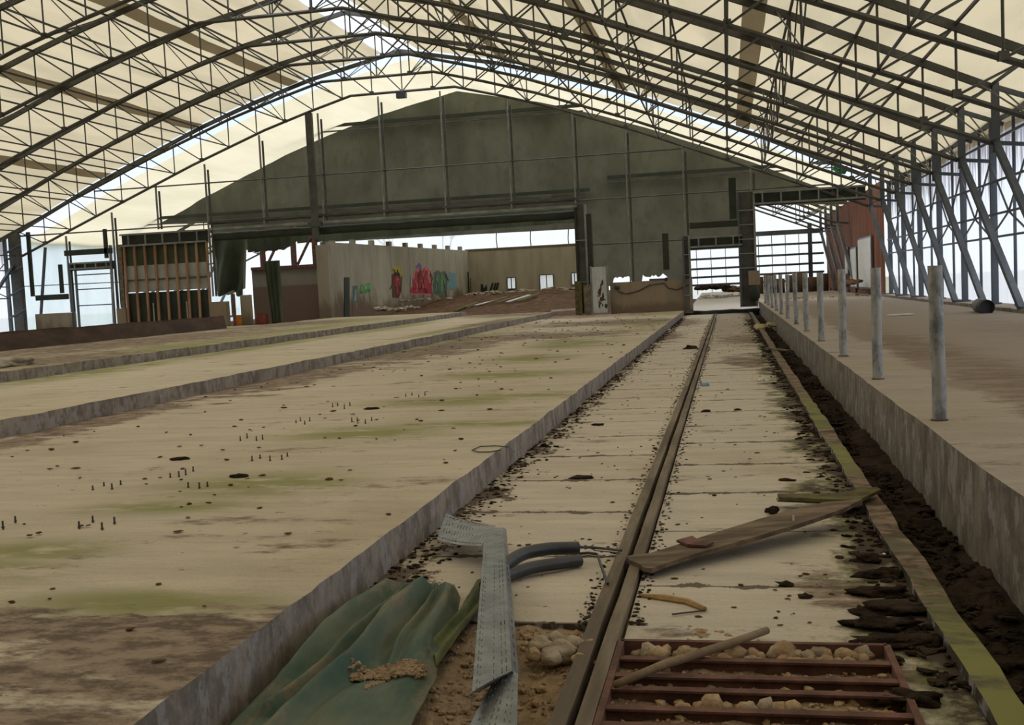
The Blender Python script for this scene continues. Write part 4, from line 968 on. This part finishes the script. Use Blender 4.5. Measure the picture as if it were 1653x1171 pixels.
# ------------------------------------------------------------------ small things on the floors
random.seed(33)
a = atz(1132, 623, .01)
o = MB().tube([a, a + Vector((.12, .03, .02))], [.05, .035], 12).build('blue_cup', 'bluep'); tag(o, 'crushed pale blue plastic cup right of the rails', 'cup')
mb = MB(); a = atz(1238, 527, .1)
for i in range(9): mb.lump((a.x + U(-.35, .35), a.y + U(-.5, .5), .06 + U(0, .1)), U(.08, .2), U(.08, .2), U(.04, .1), U(0, 3), i, .5, 1)
o = mb.build('foam_scrap', 'foam'); tag(o, 'torn yellowish foam scrap on the drain kerb', 'foam')
o = MB().bar(atz(1238, 562, .08), atz(1272, 566, .08), .07, .03).build('short_stick', 'wood'); tag(o, 'short grey stick lying across the drain kerb beyond the foam', 'stick')
for (x, y, s_, lb) in ((1228, 573, .035, 'small white scrap left of the drain kerb, farther one'), (1226, 614, .03, 'small white scrap left of the drain kerb, nearer one'), (1427, 895, .012, 'round white pebble on the drain kerb'), (1081, 533, .06, 'pale stone on the far rail')):
    o = MB().lump(atz(x, y, .03 if x < 1400 else .05), s_, s_, s_ * .6, 0, 2, .3, 2).build('white_scrap', 'white'); tag(o, lb, 'scrap')
pts = [atz(x, y, .25) for x, y in ((762, 727), (775, 721), (800, 720), (822, 722), (830, 730))] ; pts2 = [atz(x, y, .25) for x, y in ((762, 727), (772, 730), (790, 730), (808, 727))]
o = MB().tube(pts2[::-1] + pts, .006, 5).build('wire_loop', 'steel'); tag(o, 'thin wire loop lying at the edge of the broad slab', 'wire')
# black drain pipe and white board by the right wall
a = atz(1530, 495, .62)
th = thing('black_pipe', 'short black pipe lying open end towards us at the foot of the right wall', 'pipe', (6.6, 27, .5))
a = Vector((6.63, 30.0, .66))
MB().tube([a + Vector((.15, 1.6, 0)), a], .19, 20, cap=False).build('pipe_shell', 'black', th, smooth=True, solid=.01)
MB().tube([a + Vector((.02, .2, 0)), a + Vector((.02, .21, 0))], .185, 20).build('bore_shade_disc', 'black', th)  # solid black disc stands in for the shade inside the open pipe
a = atz(1453, 508, .52); o = MB().bar(a - Vector((.32, .1, 0)), a + Vector((.32, 0, 0)), .25, .03).build('white_board', 'white'); tag(o, 'white board scrap lying on the feed passage', 'board')
# anchor bolts standing in the broad slab
random.seed(3); kb = 0
bolt = None
for (cx_, cy_) in ((5, 852), (25, 842), (128, 852), (150, 842), (165, 854), (185, 845), (150, 791), (168, 785), (181, 790), (195, 783), (275, 771), (300, 767), (312, 761), (289, 770), (304, 787), (322, 788), (335, 785), (388, 711), (399, 707), (414, 711), (424, 709), (407, 744), (420, 740), (436, 744), (455, 742), (464, 737), (478, 683), (485, 680), (492, 685), (500, 680), (568, 681), (577, 680), (590, 684), (600, 679), (537, 657), (545, 655), (556, 660), (565, 655), (655, 640), (665, 638), (676, 641), (686, 638)):
    p = atz(cx_, cy_, .24)
    if bolt is None:
        bolt = thing('anchor_bolt', '', 'bolt', (p.x, p.y, .24))
        MB().tube([(p.x, p.y, .225), (p.x, p.y, .288)], .007, 8).build('bolt_shank', 'steel', bolt)
        MB().tube([(p.x, p.y, .238), (p.x, p.y, .247)], .012, 6).build('nut', 'steel', bolt); o = bolt
    else:
        o = copy_tree(bolt); o.location = (p.x, p.y, .24); o.scale = (1, 1, U(.7, 1.1))
    o['label'] = 'short dark anchor bolt standing up from the broad slab'; o['group'] = 'anchor bolts on the broad slab'
# crumbs of muck: along kerb foot, beside the rails, by the drain
def crumbs(name, lb, fn, n, mat='dirt', s0=.008, s1=.035, flat=.45):
    mb = MB()
    for i in range(n):
        x, y, z = fn(); s_ = U(s0, s1) * (1 + y * .02)
        mb.lump((x, y, z), s_ * U(.8, 1.8), s_ * U(.6, 1.2), s_ * flat * U(.6, 1.2), U(-.6, .6), i, .5, 1)
    o = mb.build(name, mat); return tag(o, lb, 'muck', None, 'stuff')
def yy(a, b, k=1.7): return a + (b - a) * R() ** k
crumbs('muck_crumbs', 'dark crumbs of muck along the foot of the broad slab', lambda: (-2.16 + abs(random.gauss(0, .14)), yy(5.4, 50), .006), 1500, 'dirt', .004, .018)
crumbs('muck_crumbs', 'dark crumbs of muck beside the rails', lambda: ((-.775 - abs(random.gauss(0, .035))) if R() < .5 else (-.55 + abs(random.gauss(0, .035))), yy(5.4, 48), .004), 1100, 'dirt', .003, .011)
crumbs('muck_clods', 'dark wet muck and clods in the trench below the passage', lambda: (U(1.1, 1.46), yy(3, 50), -.12), 1400, 'dirt', .012, .04, .7)
crumbs('muck_clods', 'dark muck spilled on the slabs beside the drain kerb', lambda: (.93 - abs(random.gauss(0, .11)), yy(4.6, 45, 1.3), .006), 1100, 'dirt', .006, .026, .5)
crumbs('muck_crumbs', 'scattered crumbs of dirt over the near slab floor', lambda: (random.choice((U(-2.1, -.8), U(-.5, .9))), yy(5.4, 50), .004), 420, 'dirt_b', .004, .014)
crumbs('dirt_crumbs', 'scattered crumbs of dirt on the broad slab', lambda: (U(-8.4, -2.3), yy(3.2, 50), .245), 420, 'dirt_b', .006, .026, .4)
for i, (x, y, s1, s2) in enumerate(((1425, 958, .16, .035), (1440, 985, .17, .05), (1425, 1010, .16, .045), (1445, 1038, .2, .04), (1430, 930, .12, .03), (1470, 1130, .12, .03), (1400, 905, .08, .03))):
    p = atz(x, y, .01); o = MB().lump((min(p.x, .8), p.y, .012), s1, s2 * 1.6, .035, U(-.1, .1), i, .5, 3).build('muck_pad', 'dirt', smooth=True)
    tag(o, '%s dried muck pad beside the near drain, from the top' % ORD[i], 'muck', 'muck pads by the drain')
for i, (x, y, s_) in enumerate(((290, 741, .09), (1118, 563, .2), (385, 769, .08), (600, 660, .1), (965, 686, .07), (940, 771, .11), (880, 720, .05), (1270, 776, .07), (1140, 664, .06), (1190, 662, .05), (1268, 944, .05), (1300, 964, .035))):
    z = .245 if x < 700 else .008
    p = atz(x, y, z); o = MB().lump((p.x, p.y, z), s_, s_ * .45, .02 + (.06 if s_ > .15 else 0), U(-.4, .4), i + 20, .5, 2).build('muck_pad', 'dirt', smooth=True)
    tag(o, ['flat dark clod on the broad slab beyond the bolt rows', 'dark tangle of weeds left of the rails near the far end', 'small dark clod near the mossy patch on the broad slab', 'dark clod on the broad slab near the far moss', 'reddish clod on the left bed slabs', 'flat clod beside the left slab joint nearest the hoses', 'small clod on the left bed slabs', 'dark clod on the right bed slabs above the plank', 'clod just right of the rails', 'clod a step right of the rails', 'dark clod on the right slab joint below the plank', 'small clod right below the slab joint'][i], 'clod')
